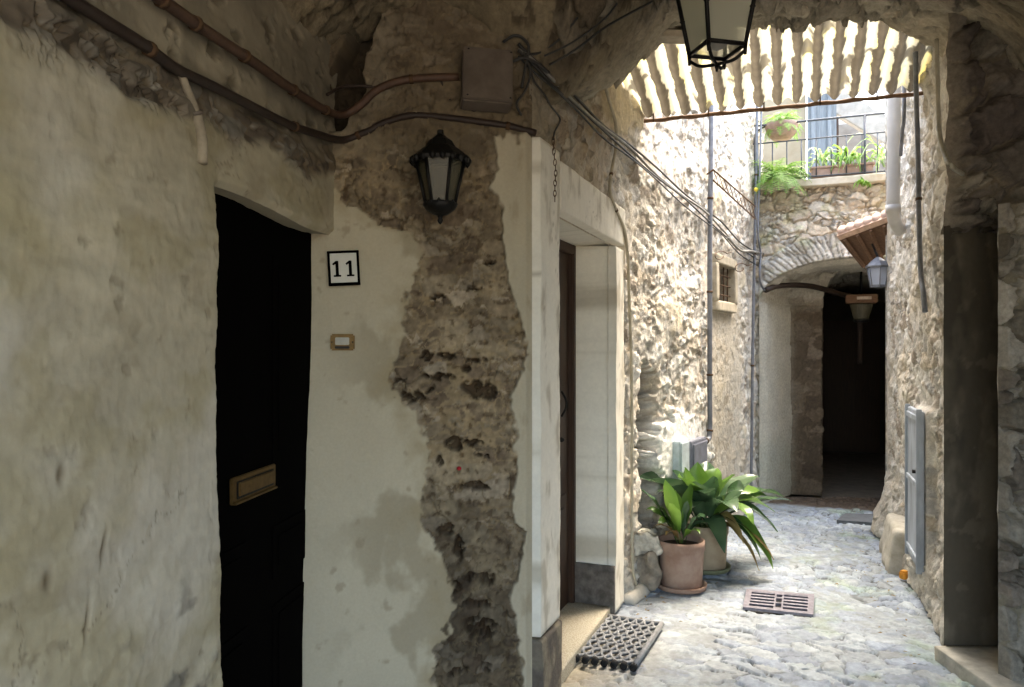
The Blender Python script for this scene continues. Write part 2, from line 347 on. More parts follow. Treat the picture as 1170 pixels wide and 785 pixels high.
# ------------------------------------------------------------------ ground and paving
g = MB(); g.add([(-60, -60, -.08), (60, -60, -.08), (60, 60, -.08), (-60, 60, -.08)], [(0, 1, 2, 3)], False)
tag(g.build('ground', mat('earth', (.20, .17, .13), .95, scale=3)), kind='structure')
def paving():
    xs = np.arange(-.15, 4.5, .0105); ys = np.arange(2.9, 7.9, .0105); X, Y = np.meshgrid(xs, ys, indexing='ij')
    th = math.atan(.36); s = X*math.sin(th)+Y*math.cos(th); t = X*math.cos(th)-Y*math.sin(th)
    wt = t+.06*fbm(X*4, Y*4, 1, 4)+.016*fbm(X*20, Y*20, 3, 3); ws = s+.05*fbm(X*4+4, Y*4, 2, 4)+.014*fbm(X*20, Y*20, 4, 3)
    # slim stones set across the lane
    e1, a1, b1, dx1, dy1 = voro(wt/.17, ws/.058, 5, .85)
    e2, a2, b2, dx2, dy2 = voro(wt/.085, ws/.085, 6, .95)
    tr = 1.08-.0*s                                 # cobbles on the right half
    cob = ss(-.03, .03, t-(.02+.10*fbm(s*1.5, s*0, 7, 3)-.20*ss(4.2, 5.0, -s+9.2)*0+.0)-.05)
    cob = cob*ss(4.75, 4.95, s+.1*fbm(X*5, Y*5, 8, 3))
    slabm = ss(4.9, 4.4, s+.2*fbm(X*2, Y*2, 12, 3))
    e3, a3, b3, dx3, dy3 = voro(wt/.155, ws/.088, 9, .98)
    def lay(e, a, b, dx, dy, sd, w, rnd):
        r = hsh(a, b, sd); r2 = hsh(a, b, sd+1); r3 = hsh(a, b, sd+2)
        p = ss(.03, w*.7, e); h = p*(.5+.5*r)+p*((r2-.5)*dx+(r3-.5)*dy)*1.3-rnd*(dx*dx+dy*dy)*p
        c = pal(r3, [(.46, .47, .47), (.40, .42, .44), (.45, .44, .41), (.36, .38, .42), (.52, .52, .50), (.40, .42, .47)])*(.85+.3*r)[..., None]
        return h, c, p
    h1, c1, p1 = lay(e1, a1, b1, dx1, dy1, 20, .22, .1); h2, c2, p2 = lay(e2, a2, b2, dx2, dy2, 24, .3, .9); h3, c3, p3 = lay(e3, a3, b3, dx3, dy3, 28, .12, 0)
    h = h1*(1-cob)+h2*cob; c = mixc(c1, c2, cob); p = p1*(1-cob)+p2*cob
    sl = slabm*(1-cob); h = h*(1-sl)+h3*.8*sl; c = mixc(c, c3, sl); p = p*(1-sl)+p3*sl
    fill = ss(-.1, .5, fbm(X*1.7, Y*1.7, 15, 4))*.6
    hm = fill+.05*fbm(X*20, Y*20, 16, 3); im = ss(-.06, .08, hm-h); h = np.maximum(h, hm)
    jc = np.array((.40, .40, .38))*(1+.25*fbm(X*8, Y*8, 17, 5))[..., None]*(.12+.88*ss(.0, .4, hm))[..., None]
    c = mixc(c, jc, im)
    c = c*(1+.16*fbm(X*6, Y*6, 18, 5))[..., None]*(1+.25*fbm(X*26, Y*26, 25, 4))[..., None]*np.array((.63, .71, .79))
    gm = ss(.15, .55, fbm(X*3, Y*3, 19, 4))*ss(1.3, 2.2, X-.379*(Y-4)+.2)*.75; c = mixc(c, c*np.array((.88, .98, .72)), gm)
    dirt = ss(.75, .1, X-.4*(Y-3.4))*ss(4.3, 3.9, Y); c = mixc(c, np.array((.36, .30, .19))*(1+.3*fbm(X*12, Y*12, 21, 4))[..., None], dirt*.8)
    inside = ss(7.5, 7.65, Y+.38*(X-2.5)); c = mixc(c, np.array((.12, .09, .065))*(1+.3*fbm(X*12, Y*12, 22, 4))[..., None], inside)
    z = h*.026-.023+.012*fbm(X*1.2, Y*1.2, 23, 3)
    G = [gnd(851, 694), gnd(927, 702), gnd(928, 680), gnd(855, 674)]; ins = np.ones(X.shape)
    for k in range(4):
        a_, b_ = G[k], G[(k+1) % 4]; nx_, ny_ = -(b_.y-a_.y), (b_.x-a_.x); ln_ = math.hypot(nx_, ny_); ins = np.minimum(ins, ss(-.02, -.005, ((X-a_.x)*nx_+(Y-a_.y)*ny_)/ln_))
    z = z*(1-ins)-.045*ins; Z = z; keep = np.ones((len(xs)-1, len(ys)-1), bool)
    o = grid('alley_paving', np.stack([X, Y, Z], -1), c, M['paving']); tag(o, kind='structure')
paving()
f = MB(); f.add([(-2.6, -9, -.035), (3.6, -9, -.035), (3.6, 3.2, -.035), (-2.6, 3.2, -.035)], [(0, 1, 2, 3)], False)
f.add([(2, 7.6, -.03), (8, 7.6, -.03), (8, 14, -.03), (2, 14, -.03)], [(0, 1, 2, 3)], False)
f.add([(4.4, 5, -.035), (9, 5, -.035), (9, 7.7, -.035), (4.4, 7.7, -.035)], [(0, 1, 2, 3)], False)
tag(f.build('passage_floor', mat('worn_floor', (.16, .14, .11), .85, scale=9, bump=.5, dist=.01)), kind='structure')

# ------------------------------------------------------------------ corner house: plaster side wall, number wall, alley wall
house = thing('house', (-.9, 3, 0), 'peeling plaster and rubble corner house holding the black door and white door surround', 'house')
CREAM = np.array((.47, .42, .305))
def pxy(X, Y, Z): return CX+F*X/Y, HY-F*(Z-EYE)/Y
def interp_poly(py, pts): a = np.array(pts, float); return np.interp(py, a[:, 1], a[:, 0])
def side_fn(Y, Z):
    """left wall: displacement and colour from (y, z)"""
    Yr = Y; Y = Y*.62+3
    # edge of the plaster under the vault
    edge = 2.16+.07*(Yr-1.34)+.05*fbm(Y*5, Z*5, 41, 4)-.05
    raw = ss(-.02, .03, Z-edge)
    wy = Y+.10*fbm(Y*2, Z*2, 42, 4); wz = Z+.10*fbm(Y*2+5, Z*2, 43, 4)
    stroke = ridged(wy*6.0-wz*2.6, wz*10+wy*2.5, 44, 4)
    up = ss(1.3, 1.9, Z)
    h = .018*fbm(Y*1.6, Z*1.6, 45, 4)+(.0028+.0032*up)*stroke*ss(-.3, .4, fbm(Y*1.3, Z*1.3, 46, 3))+.0025*ridged(wy*14+3*wz, wz*14-3*wy, 57, 3)*(.25+.35*up)+.0016*fbm(Y*40, Z*30, 47, 3)
    rough_low = ss(.1, .6, fbm(Y*2.2, Z*2.2, 48, 4)+ss(1.15, .7, Z)*.6-.2)
    h = h+rough_low*.010*ridged(Y*9, Z*9, 49, 4)
    st = ss(.05, .6, fbm(Y*3.0, Z*3.0, 51, 5)); st2 = ss(.25, .5, fbm(Y*7, Z*7, 52, 5))
    c = CREAM*(1+.10*fbm(Y*2.5, Z*2.5, 53, 5))[..., None]
    c = mixc(c, np.array((.33, .28, .16)), st*.5); c = mixc(c, np.array((.20, .155, .085)), st2*.22); c = c*(.92+.16*stroke*(.4+.6*up))[..., None]; ol = ss(.05, .45, fbm(Y*5, Z*4, 64, 5)+ss(1.75, 1.3, Yr)*.25); c = mixc(c, np.array((.34, .29, .16)), ol*.45)
    fk = ss(.5, .68, fbm(Y*16, Z*13, 58, 4)); c = mixc(c, np.array((.17, .13, .08)), fk*.35); h = h-.002*fk
    pale = ss(.1, .4, fbm(Y*1.8+3, Z*1.2, 59, 4)); c = mixc(c, np.array((.56, .52, .43)), pale*.7)
    gr = ss(.02, .3, fbm(Y*7, Z*7, 55, 5)+ss(.95, .6, Z)*.15-.08)*ss(1.05, .8, Z)*ss(1.5, 1.8, Yr)*ss(2.12, 2.05, Yr); c = mixc(c, np.array((.13, .12, .10)), gr*.75); h = h+.006*gr*ridged(Y*18, Z*18, 62, 3)
    c = mixc(c, np.array((.30, .25, .16)), ss(edge-.25, edge, Z)*(.5+.4*fbm(Y*5, Z*5, 56, 4))*.6)
    crk = ss(.010, .0, np.abs(fbm(Y*2.3+1, Z*2.0, 108, 6)+.05))*ss(-.05, .25, fbm(Y*1.5, Z*1.5, 109, 2)); c = mixc(c, np.array((.14, .11, .07)), crk*.55); h = h-.0015*crk
    lip = ss(-.02, .02, fbm(wy*2.4, wz*2.4, 110, 5)-.12);  trw = fbm(wy*4+wz*9, wz*16-wy*5, 112, 3); h = h+.0028*trw*(.4+.6*up); c = c*(1+.07*trw)[..., None]
    # a few scars
    for (sy, sz, l, ww) in ((1.62, 1.12, .035, .008), (1.56, .98, .04, .006), (1.50, 1.30, .02, .012), (1.45, 1.10, .02, .015)):
        dd = np.exp(-((Yr-sy-.2*(Z-sz))/ww)**2-((Z-sz)/l)**2); h = h-.006*dd; c = mixc(c, np.array((.12, .08, .04)), np.clip(dd, 0, 1)*.75)
    hr, cr, _ = rubble(Y, Z, .07, 1.3, 60, .03, (.26, .20, .13), [(.26, .20, .13), (.34, .29, .21), (.18, .13, .08), (.30, .25, .18)], .4, 1.); hr = hr+.02+.02*fbm(Y*6, Z*6, 63, 4)
    r2 = ss(.07, .17, Z-edge+.05*fbm(Y*6, Z*6, 65, 4)); pit = ss(.28, .5, fbm(Y*14, Z*14, 66, 4))
    hv = .02+.016*fbm(Y*3, Z*3, 67, 5)+.004*ridged(Y*12, Z*12, 68, 4)-.012*pit; cv = mixc(np.array((.235, .205, .15))*(1+.25*fbm(Y*5, Z*5, 69, 5))[..., None], np.array((.07, .055, .035)), pit*.6)
    hr = hr*(1-r2)+hv*r2; cr = mixc(cr*.6, cv*(1+.5*ss(.1, .5, fbm(Y*4+2, Z*4, 70, 4)))[..., None], r2)
    h = h*(1-raw)+(hr-.045)*raw; c = mixc(c, cr, raw)
    return h, c
def edgeY(z): return 2.15-.045*np.clip(z, 0, 2.1)/2+.0015*np.sin(z*5)
def side_wall():
    zs = np.arange(0, 2.95, .0075); n = 430
    u = np.linspace(0, 1, n); U, Z = np.meshgrid(u, zs, indexing='ij'); y0 = -1.5
    U2 = 1-(1-U)**1.0; E = edgeY(Z); near = .9
    Y = np.where(U < .12, y0+(near-y0)*U/.12, near+(E-near)*(U-.12)/.88)
    h, c = side_fn(Y, Z); X = Lx(Y)+h-.03*ss(.03, 0, E-Y)*ss(2.03, 2.0, Z)
    grid('side_wall', np.stack([X, Y, Z], -1), c, M['plaster'], house, flip=True)
    ys = np.arange(0, 1.001, 1/130); zz = np.arange(0, 1.001, 1/130); U, V = np.meshgrid(ys, zz, indexing='ij')
    zb = 2.015+.008*np.sin(U*7); Z = zb+(2.95-zb)*V; E = edgeY(Z); Y = E+(3.10-E)*U
    h, c = side_fn(Y, Z); h = h+.012*U*ss(2.3, 2.0, Z)
    X = Lx(Y)+h-.02*ss(.02, 0, Z-zb)
    grid('lintel', np.stack([X, Y, Z], -1), c, M['plaster'], house, flip=True)
    # soffit and near reveal
    U, V = np.meshgrid(np.linspace(0, 1, 90), np.linspace(0, 1, 20), indexing='ij')
    Y = edgeY(2.0)-.02+(3.06-edgeY(2.0)+.04)*U; Zs = 2.017+.008*np.sin(U*7)+.003*fbm(Y*12, V*2, 61, 3)
    hh = np.array(side_fn(Y, Zs)[0]); X = Lx(Y)+hh+.012*U-.02-(.16)*V
    grid('soffit', np.stack([X, Y, Zs], -1), np.broadcast_to(CREAM*.85, Y.shape+(3,)), M['plaster'], house)
    V, Z = np.meshgrid(np.linspace(0, 1, 12), np.linspace(0, 2.1, 60), indexing='ij'); Y = edgeY(Z)
    X = Lx(Y)+np.array(side_fn(Y, Z)[0])-.03-.16*V
    grid('reveal', np.stack([X, Y+.002*V, Z], -1), np.broadcast_to(CREAM*.9, Y.shape+(3,)), M['plaster'], house)
side_wall()
def Wd(X, Z):
    return 3.0+.12*(X+.9)/.98-.10*ss(1.9, .1, Z)*ss(.1, -.75, X)
LB = [(383, 150), (384, 205), (397, 232), (432, 258), (474, 268), (486, 290), (479, 312), (462, 335), (466, 360), (456, 400), (449, 430), (451, 455), (474, 470), (489, 495), (494, 520), (489, 545), (476, 585), (479, 602), (500, 625), (519, 650), (514, 690), (508, 720), (499, 760), (495, 790), (490, 950)]
RB = [(560, 100), (563, 150), (566, 185), (562, 215), (572, 240), (575, 300), (588, 350), (600, 385), (597, 430), (584, 450), (588, 520), (586, 596), (602, 606), (597, 640), (583, 680), (592, 730), (600, 790), (600, 950)]
def corner_wall():
    xs = np.linspace(-1.0, C0[0], 290); zs = np.arange(0, 3.4, .0062)
    X, Z = np.meshgrid(xs, zs, indexing='ij'); D = Wd(X, Z); px, py = pxy(X, D, Z)
    jag = 11*fbm(X*7, Z*7, 71, 4)+5*fbm(X*25, Z*25, 72, 3)
    left = ss(-1.5, 2.5, interp_poly(py, LB)-px+jag); right = ss(-1.5, 2.5, px-interp_poly(py, RB)+jag*.5)
    top = ss(-4, 6, (208+14*fbm(X*9, Z*3, 73, 4)+(px > 440)*-55-py))     # bare wall above the plaster
    topr = ss(-3, 3, 158+10*fbm(X*20, Z*10, 74, 3)-py)
    left = left*(1-np.where(px < 440, top, 0)); right = right*(1-topr)
    # exposed rubble and earth mortar
    hr, cr, ism = rubble(X, Z, .06, 1.9, 80, .026, (.30, .25, .175), [(.24, .19, .125), (.33, .28, .20), (.38, .33, .26), (.19, .145, .10), (.29, .235, .16)], .45, .6)
    hr = hr*(.35+.65*ss(-.1, .5, fbm(X*3, Z*2.2, 81, 4)+.1))
    hr = hr+.006*fbm(X*18, Z*18, 82, 4)
    # holes where the mortar has fallen out (positions read off the wall)
    hole = np.zeros_like(X)
    for (hx, hy, wx, wy) in ((487, 407, 9, 4), (511, 407, 10, 4), (543, 411, 13, 3), (533, 421, 7, 4), (545, 443, 20, 8), (555, 450, 16, 6), (470, 453, 17, 6), (458, 433, 8, 3), (490, 446, 5, 3), (520, 507, 12, 8), (541, 505, 12, 3), (552, 520, 9, 3), (502, 525, 4, 8), (500, 430, 22, 3), (525, 625, 6, 14), (509, 603, 10, 7), (545, 688, 16, 5), (548, 716, 20, 13), (538, 660, 12, 5), (519, 668, 6, 9), (556, 660, 10, 6), (522, 766, 12, 4), (555, 760, 8, 5), (485, 690, 6, 3), (540, 555, 20, 5), (500, 340, 9, 3), (540, 330, 8, 3), (560, 300, 6, 3)):
        d = ((px-hx+4*fbm(X*22, Z*22, 83, 3))/wx)**2+((py-hy+4*fbm(X*22+5, Z*22, 84, 3))/wy)**2
        hole = np.maximum(hole, ss(1.3, .5, d))
    hole = hole*ss(-.35, .05, fbm(X*28, Z*45, 85, 3)+.1)
    cr = cr*(1-.35*ss(-.3, .6, fbm(X*2, Z*1.4, 86, 4)))[..., None]
    cr = mixc(cr, np.array((.42, .37, .28)), ss(.15, .6, fbm(X*6, Z*6, 87, 5))*.5)
    cr = cr*(1+.30*fbm(X*45, Z*45, 102, 3))[..., None]; spk = ss(.3, .55, fbm(X*26, Z*30, 103, 4)); cr = mixc(cr, np.array((.07, .045, .025)), spk*.6); hr = hr-.008*spk
    cr = cr*np.array((.84, .75, .62))
    # darker lower band
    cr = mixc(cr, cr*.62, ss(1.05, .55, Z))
    cr = mixc(cr, np.array((.05, .03, .015)), hole*.9)
    hp = .022+.006*fbm(X*2, Z*2, 88, 4)+.0018*ridged(X*6+2*fbm(X*3, Z*3, 89, 3), Z*6, 90, 4)+.0008*fbm(X*40, Z*40, 91, 3)
    cp = np.array((.45, .395, .285))*(1+.05*fbm(X*4, Z*4, 92, 5))[..., None]
    wash = ss(.05, .35, fbm(X*4.2, Z*3, 93, 5)+ss(1.1, .7, Z)*.28-.1); cp = mixc(cp, np.array((.27, .225, .145)), wash*.65*ss(-.8, -.5, X))
    cp = mixc(cp, np.array((.30, .24, .14)), ss(.9, 1, left*1.0)*0+ss(45, 0, np.abs(interp_poly(py, LB)-px+jag))*np.clip(.35+.9*fbm(X*6, Z*6, 107, 5), 0, .75))
    cp = mixc(cp, np.array((.24, .19, .12)), ss(.5, .75, fbm(X*11, Z*11, 94, 4))*.5)
    cs = np.array((.42, .37, .27))*(1+.12*fbm(X*5, Z*2, 95, 5))[..., None]; cs = mixc(cs, np.array((.28, .23, .15)), ss(.2, .7, fbm(X*14, Z*5, 96, 5))*.5)
    hs = .026+.004*fbm(X*5, Z*2, 97, 4)+.002*fbm(X*30, Z*20, 98, 3)
    h = hr-.055*hole; c = cr
    tint = ss(.1, .6, fbm(X*2.5, Z*2.5, 99, 5))
    upper = ss(2.25, 2.45, Z); c = mixc(c, mixc(np.array((.17, .135, .09)), np.array((.30, .26, .19)), tint), upper*.55); c = c*(1-.25*upper)[..., None]; h = h+upper*.012*fbm(X*7, Z*7, 106, 4)
    h = h*(1-left)+hp*left; c = mixc(c, cp, left)
    h = h*(1-right)+hs*right; c = mixc(c, cs, right)
    h = h+.012*fbm(X*1.5, Z*1.5, 101, 3)
    xl = np.interp(py, [0, 60, 126, 150], [425, 388, 360, 355]); wdk = np.interp(py, [0, 60, 110, 150], [14, 28, 44, 34]); ck = ss(-4, 3, px-xl+3*fbm(X*12, Z*12, 104, 3))*ss(4, -3, px-xl-wdk+7*fbm(X*9, Z*9, 105, 3))*ss(152, 140, py)
    h = h-.16*ck; c = mixc(c, np.array((.035, .025, .015)), ck*.8)
    # darker towards the foot
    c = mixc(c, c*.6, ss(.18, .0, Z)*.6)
    Yo = D-h; Yo = Yo+.02*ss(C0[0]-.03, C0[0], X)
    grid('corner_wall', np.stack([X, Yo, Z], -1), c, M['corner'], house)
corner_wall()
# alley side of the house
def along(s):
    l1 = np.linalg.norm(K1-C0); l2 = np.linalg.norm(K2-K1)
    a = np.clip(s/l1, 0, 1)[..., None]; b = np.clip((s-l1)/l2, 0, None)[..., None]
    p = C0+(K1-C0)*a+(K2-K1)*b
    t1 = (K1-C0)/l1; t2 = (K2-K1)/l2; w_ = ss(l1-.08, l1+.08, s)[..., None]; t = t1*(1-w_)+t2*w_
    nrm = np.stack([t[..., 1], -t[..., 0]], -1); return p, nrm
L1 = np.linalg.norm(K1-C0); L2 = np.linalg.norm(K2-K1)
def sA(y): return (y-C0[1])/(K1[1]-C0[1])*L1 if y < K1[1] else L1+(y-K1[1])/(K2[1]-K1[1])*L2
O0, O1, OZ = sA(3.38), sA(4.35), 2.17                # doorway along the wall
def alley_wall():
    s = np.concatenate([np.linspace(0, O0, 26), np.linspace(O0, O1, 95)[1:], np.arange(O1+.011, L1+L2+.25, .0112)])
    z = np.concatenate([np.linspace(0, OZ, 196), np.arange(OZ+.011, 4.06, .0112)])
    S, Z = np.meshgrid(s, z, indexing='ij'); p, nn = along(S); px, py = pxy(p[..., 0], p[..., 1], Z)
    hr, c, ism = rubble(S, Z, .105, 1.45, 120, .029, (.64, .59, .51), STONES, .45, 1.)
    h = hr+.03*fbm(S*1.5, Z*1.5, 121, 4)
    # ochre render high up by the arch
    och = ss(.0, .3, fbm(S*2, Z*2, 122, 4)+ss(2.75, 3.05, Z)*ss(sA(5.1), sA(4.7), S)*ss(sA(3.9), sA(4.3), S)*1.2-.45); c = mixc(c, np.array((.56, .48, .34))*(1+.2*fbm(S*8, Z*8, 123, 4))[..., None], och*.8); h = h*(1-och*.55)+.03*och
    # browner where it stays under the arch
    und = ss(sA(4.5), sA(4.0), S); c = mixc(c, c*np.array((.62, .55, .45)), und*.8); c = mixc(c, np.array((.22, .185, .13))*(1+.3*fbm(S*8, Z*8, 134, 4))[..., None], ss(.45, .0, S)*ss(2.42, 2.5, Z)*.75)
    # smooth stretch past the pipe
    sm = ss(6.18, 6.26, p[..., 1])*ss(7.1, 6.95, p[..., 1])*ss(2.4, 2.2, Z); c = mixc(c, np.array((.46, .41, .32))*(1+.2*fbm(S*10, Z*10, 124, 5))[..., None], sm*.6); h = h*(1-.65*sm)+.012*sm
    # niche with fallen render
    ni = ss(0, .03, px-728+6*fbm(S*9, Z*9, 125, 3))*ss(3, -3, px-749+5*fbm(S*8, Z*8, 126, 3))*ss(-4, 4, py-418+12*fbm(S*5, Z*2, 127, 3))*ss(.05, .12, Z)
    hn, cn, _ = rubble(S, Z, .06, 1.6, 130, .04, (.20, .17, .12), [(.26, .22, .16), (.18, .15, .11), (.34, .29, .21)], .3)
    h = h*(1-ni)+(hn-.17)*ni; c = mixc(c, cn, ni)
    # white render patch above the meter cupboards
    wp = ss(2, -2, np.sqrt(((px-776)/30)**2+((py-516)/42)**2)*20-20+9*fbm(S*11, Z*11, 128, 4)); wp = wp*ss(.25, .4, Z)
    c = mixc(c, np.array((.79, .78, .74))*(1+.06*fbm(S*12, Z*12, 129, 4))[..., None], wp); h = h*(1-wp)+(.045+.004*fbm(S*20, Z*20, 131, 3))*wp
    # little barred window
    wi = ss(6.27, 6.30, p[..., 1])*ss(6.72, 6.69, p[..., 1])*ss(1.96, 1.98, Z)*ss(2.29, 2.27, Z); h = h*(1-wi)-.16*wi; c = mixc(c, np.array((.05, .04, .03)), wi)
    # grey foot
    c = mixc(c, np.array((.40, .39, .35))*(1+.2*fbm(S*6, Z*6, 132, 5))[..., None], ss(.35, .1, Z+.15*fbm(S*3, Z*3, 133, 3))*.5)
    h = h+.03*ss(.3, .0, Z)
    inS = ss(sA(4.60), sA(4.57), S)*ss(2.44, 2.40, Z)+ss(O0+.01, O0-.02, S)*ss(2.5, 2.46, Z); h = h*(1-np.clip(inS, 0, 1))
    h = h*ss(0, .05, S)
    X = p[..., 0]+nn[..., 0]*(h-.012); Y = p[..., 1]+nn[..., 1]*(h-.012)
    sm_ = (s[:-1]+s[1:])/2; zm = (z[:-1]+z[1:])/2
    keep = ~(((sm_ > O0) & (sm_ < O1))[:, None] & (zm < OZ)[None, :])
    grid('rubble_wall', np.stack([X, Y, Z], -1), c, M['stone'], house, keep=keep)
alley_wall()
# painted door surround, thick plaster slabs on the wall line
def wallslab(name, s0, s1, z0, z1, out, back, colr, m, seed, parent=house, n=(26, 120), wob=.006, rnd=.016, stain=.30):
    """slab standing on the alley wall line: front face plus its four returns, as one draped grid"""
    U, V = np.meshgrid(np.linspace(-1, 1, n[0]), np.linspace(-1, 1, n[1]), indexing='ij')
    a = (s0+s1)/2; b = (z0+z1)/2; hs = (s1-s0)/2; hz = (z1-z0)/2
    # outer ring of vertices goes back to make the returns
    su = np.clip(np.abs(U)*1.0, 0, 1); S = a+U*hs; Z = b+V*hz
    dep = np.full(U.shape, out)+wob*fbm(S*5, Z*3, seed, 4)+.0012*fbm(S*40, Z*40, seed+1, 3)
    eu = (1-np.abs(U))*hs; ev = (1-np.abs(V))*hz; e = np.minimum(eu, ev); r = rnd
    dep = dep-r*(1-np.sqrt(np.clip(1-(1-np.clip(e/r, 0, 1))**2, 0, 1)))
    ring = (np.abs(U) > .9999) | (np.abs(V) > .9999); dep = np.where(ring, back, dep)
    jit = wob*.8*fbm(Z*4, S*0, seed+5, 3); S = S+np.where(np.abs(U) > .5, np.sign(U)*jit, 0)
    p, nn = along(S); X = p[..., 0]+nn[..., 0]*dep; Y = p[..., 1]+nn[..., 1]*dep
    c = np.array(colr)*(1+.05*fbm(S*6, Z*6, seed+2, 5))[..., None]; c = mixc(c, np.array((.34, .29, .20)), ss(.1, .6, fbm(S*9, Z*4, seed+3, 5)+ss(.9, .2, Z)*.25)*stain*2); c = mixc(c, np.array((.22, .18, .12)), ss(.012, .0, np.abs(fbm(S*4, Z*2.2, seed+7, 5)+.02))*ss(.0, .3, fbm(S*2, Z*2, seed+8, 2))*.6)
    return grid(name, np.stack([X, Y, Z], -1), c, m, parent)
surround = bpy.data.objects.new('door_surround', None); col.objects.link(surround); surround.parent = house; surround.location = (.2, .3, 0)
PALE = (.76, .72, .62)
wallslab('jamb', -.005, O0, .33, 2.46, .035, -.24, PALE, M['plaster'], 140, surround)
wallslab('jamb', O1, sA(4.56), .0, 2.175, .035, -.24, PALE, M['plaster'], 144, surround)
wallslab('lintel', O0-.01, sA(4.56), OZ, 2.415, .04, -.24, PALE, M['plaster'], 148, surround, n=(120, 26))
wallslab('base_stone', -.008, O0+.006, 0, .335, .045, -.24, (.13, .11, .09), M['stone'], 152, surround, wob=.008, rnd=.02)
# far reveal base in dark stone: thin slab against the far jamb
pA, nA = along(np.array([O1])); tA = Vector(((K1-C0)/L1).tolist()+[0]); nAv = Vector((nA[0][0], nA[0][1], 0)); ang = math.atan2(tA.y, tA.x)
def onwall(s, d, z): p, n_ = along(np.array([float(s)])); return Vector((p[0][0]+n_[0][0]*d, p[0][1]+n_[0][1]*d, z))
b = MB(); block(b, onwall(O1-.006, -.105, .14), (.03, .27, .30), ang, .004, .2, 5, 8, 8); b.build('base_stone', M['darkbase'], surround)
b = MB(); block(b, onwall((O0+O1)/2, -.16, .022), (O1-O0, .34, .075), ang, .004, .25, 6, 14, 4); b.build('doorstep', M['speckled'], house)
# brown door in the doorway
dr = bpy.data.objects.new('door', None); col.objects.link(dr); dr.parent = house; dr.location = (1, 1, 0); dr['label'] = 'brown panelled wooden door deep in the white surround'
b = MB(); b.box(onwall((O0+O1)/2, -.26, 1.12), (O1-O0+.1, .04, 2.2), ang)
for k in range(2):
    for (zc, hz) in ((.45, .55), (1.1, .5), (1.72, .5)):
        b.box(onwall(O0+.26+k*.5, -.238, zc), (.34, .02, hz), ang, bev=.008); b.box(onwall(O0+.26+k*.5, -.228, zc), (.22, .02, hz-.14), ang, bev=.008)
b.build('door_leaf', M['brownwood'], dr)
b = MB()
for s_ in (O0+.02, O1-.02): b.box(onwall(s_, -.232, 1.1), (.05, .05, 2.15), ang, bev=.006)
b.box(onwall((O0+O1)/2, -.232, 2.14), (O1-O0, .05, .06), ang, bev=.006); b.build('door_frame', M['brownwood'], dr)
b = MB(); kp = onwall(O1-.30, -.20, 1.25)
b.tube([kp+Vector((0, 0, .07-.14*i/12))+nAv*(.03*math.sin(math.pi*i/12)) for i in range(13)], .007, 6); b.build('door_handle', M['iron'], dr); b = MB(); b.lathe(onwall(O1-.30, -.20, 1.05), [(0, -.015), (.015, -.008), (.018, 0), (.015, .008), (0, .015)], 12); b.build('keyhole_plate', M['iron'], dr)
# black door under the plaster lintel
bd = bpy.data.objects.new('door', None); col.objects.link(bd); bd.parent = house; bd.location = (0, -.4, 0); bd['label'] = 'black front door with a brass letter slot'
la = math.atan2(1, .12); dl = Vector((.12, 1, 0)).normalized(); dn = Vector((dl.y, -dl.x, 0))
def dp(y, off, z): return Vector((Lx(y)-.086, y, z))+dn*off
b = MB(); b.box(dp(2.55, -.02, 1.03), (1.25, .04, 2.12), la)
for yc in (2.30, 2.78):
    for (zc, hz) in ((.40, .5), (.83, .2), (1.52, .75)): b.box(dp(yc, -.004, zc), (.30, .016, hz), la, bev=.006); b.box(dp(yc, .0, zc), (.22, .016, hz-.08), la, bev=.006)
b.build('door_leaf', M['black'], bd)
b = MB(); b.box(dp(2.485, .006, 1.105), (.31, .012, .085), la, bev=.003); ms0 = MB(); ms0.box(dp(2.485, .0125, 1.105), (.262, .006, .056), la, bev=.001); b.box(dp(2.485, .017, 1.107), (.25, .008, .044), la, bev=.003); ms = b.build('mail_slot', M['brass'], bd)
b = MB(); b.box(dp(2.485, .014, 1.066), (.30, .016, .008), la, bev=.002); b.build('flap_edge', M['brass'], ms); ms0.build('slot_shadow_gap', M['iron'], ms)
# barred window details
wn = bpy.data.objects.new('window', None); col.objects.link(wn); wn.parent = house; wn.location = (2, 3, 2)
a2 = math.atan2(*(K2-K1)[::-1])
s0, s1 = sA(6.28), sA(6.71)
b = MB()
for (sc_, w_, zc, h_) in (((s0+s1)/2, s1-s0+.16, 2.32, .08), ((s0+s1)/2, s1-s0+.16, 1.925, .09), (s0-.045, .085, 2.12, .33), (s1+.045, .085, 2.12, .33)):
    block(b, onwall(sc_, .01, zc), (w_, .09, h_), a2, .003, .2, 3, 8, 6)
b.build('window_frame', mat('cream_window_surround', (.40, .35, .26), .9, scale=15), wn)
b = MB()
for k in range(4): b.tube([onwall(s0+(k+.5)/4*(s1-s0), .0, 1.95), onwall(s0+(k+.5)/4*(s1-s0), .0, 2.30)], .006, 6)
for k in range(3): b.tube([onwall(s0, .008, 2.03+k*.085), onwall(s1, .008, 2.03+k*.085)], .005, 6)
b.build('window_bars', M['rust'], wn)
# unseen solid added behind the skins to stop light leaks
b = MB(); b.prism([(-1.9, -1.5), (-1.5, -1.5), (-1.25, 2.0), (-1.25, 3.3), (-.3, 3.35), (.15, 4.9), (2.1, 8.0), (-1.9, 8.0)], 0, 4.0)
b.build('unseen_backing', M['slab'], house)

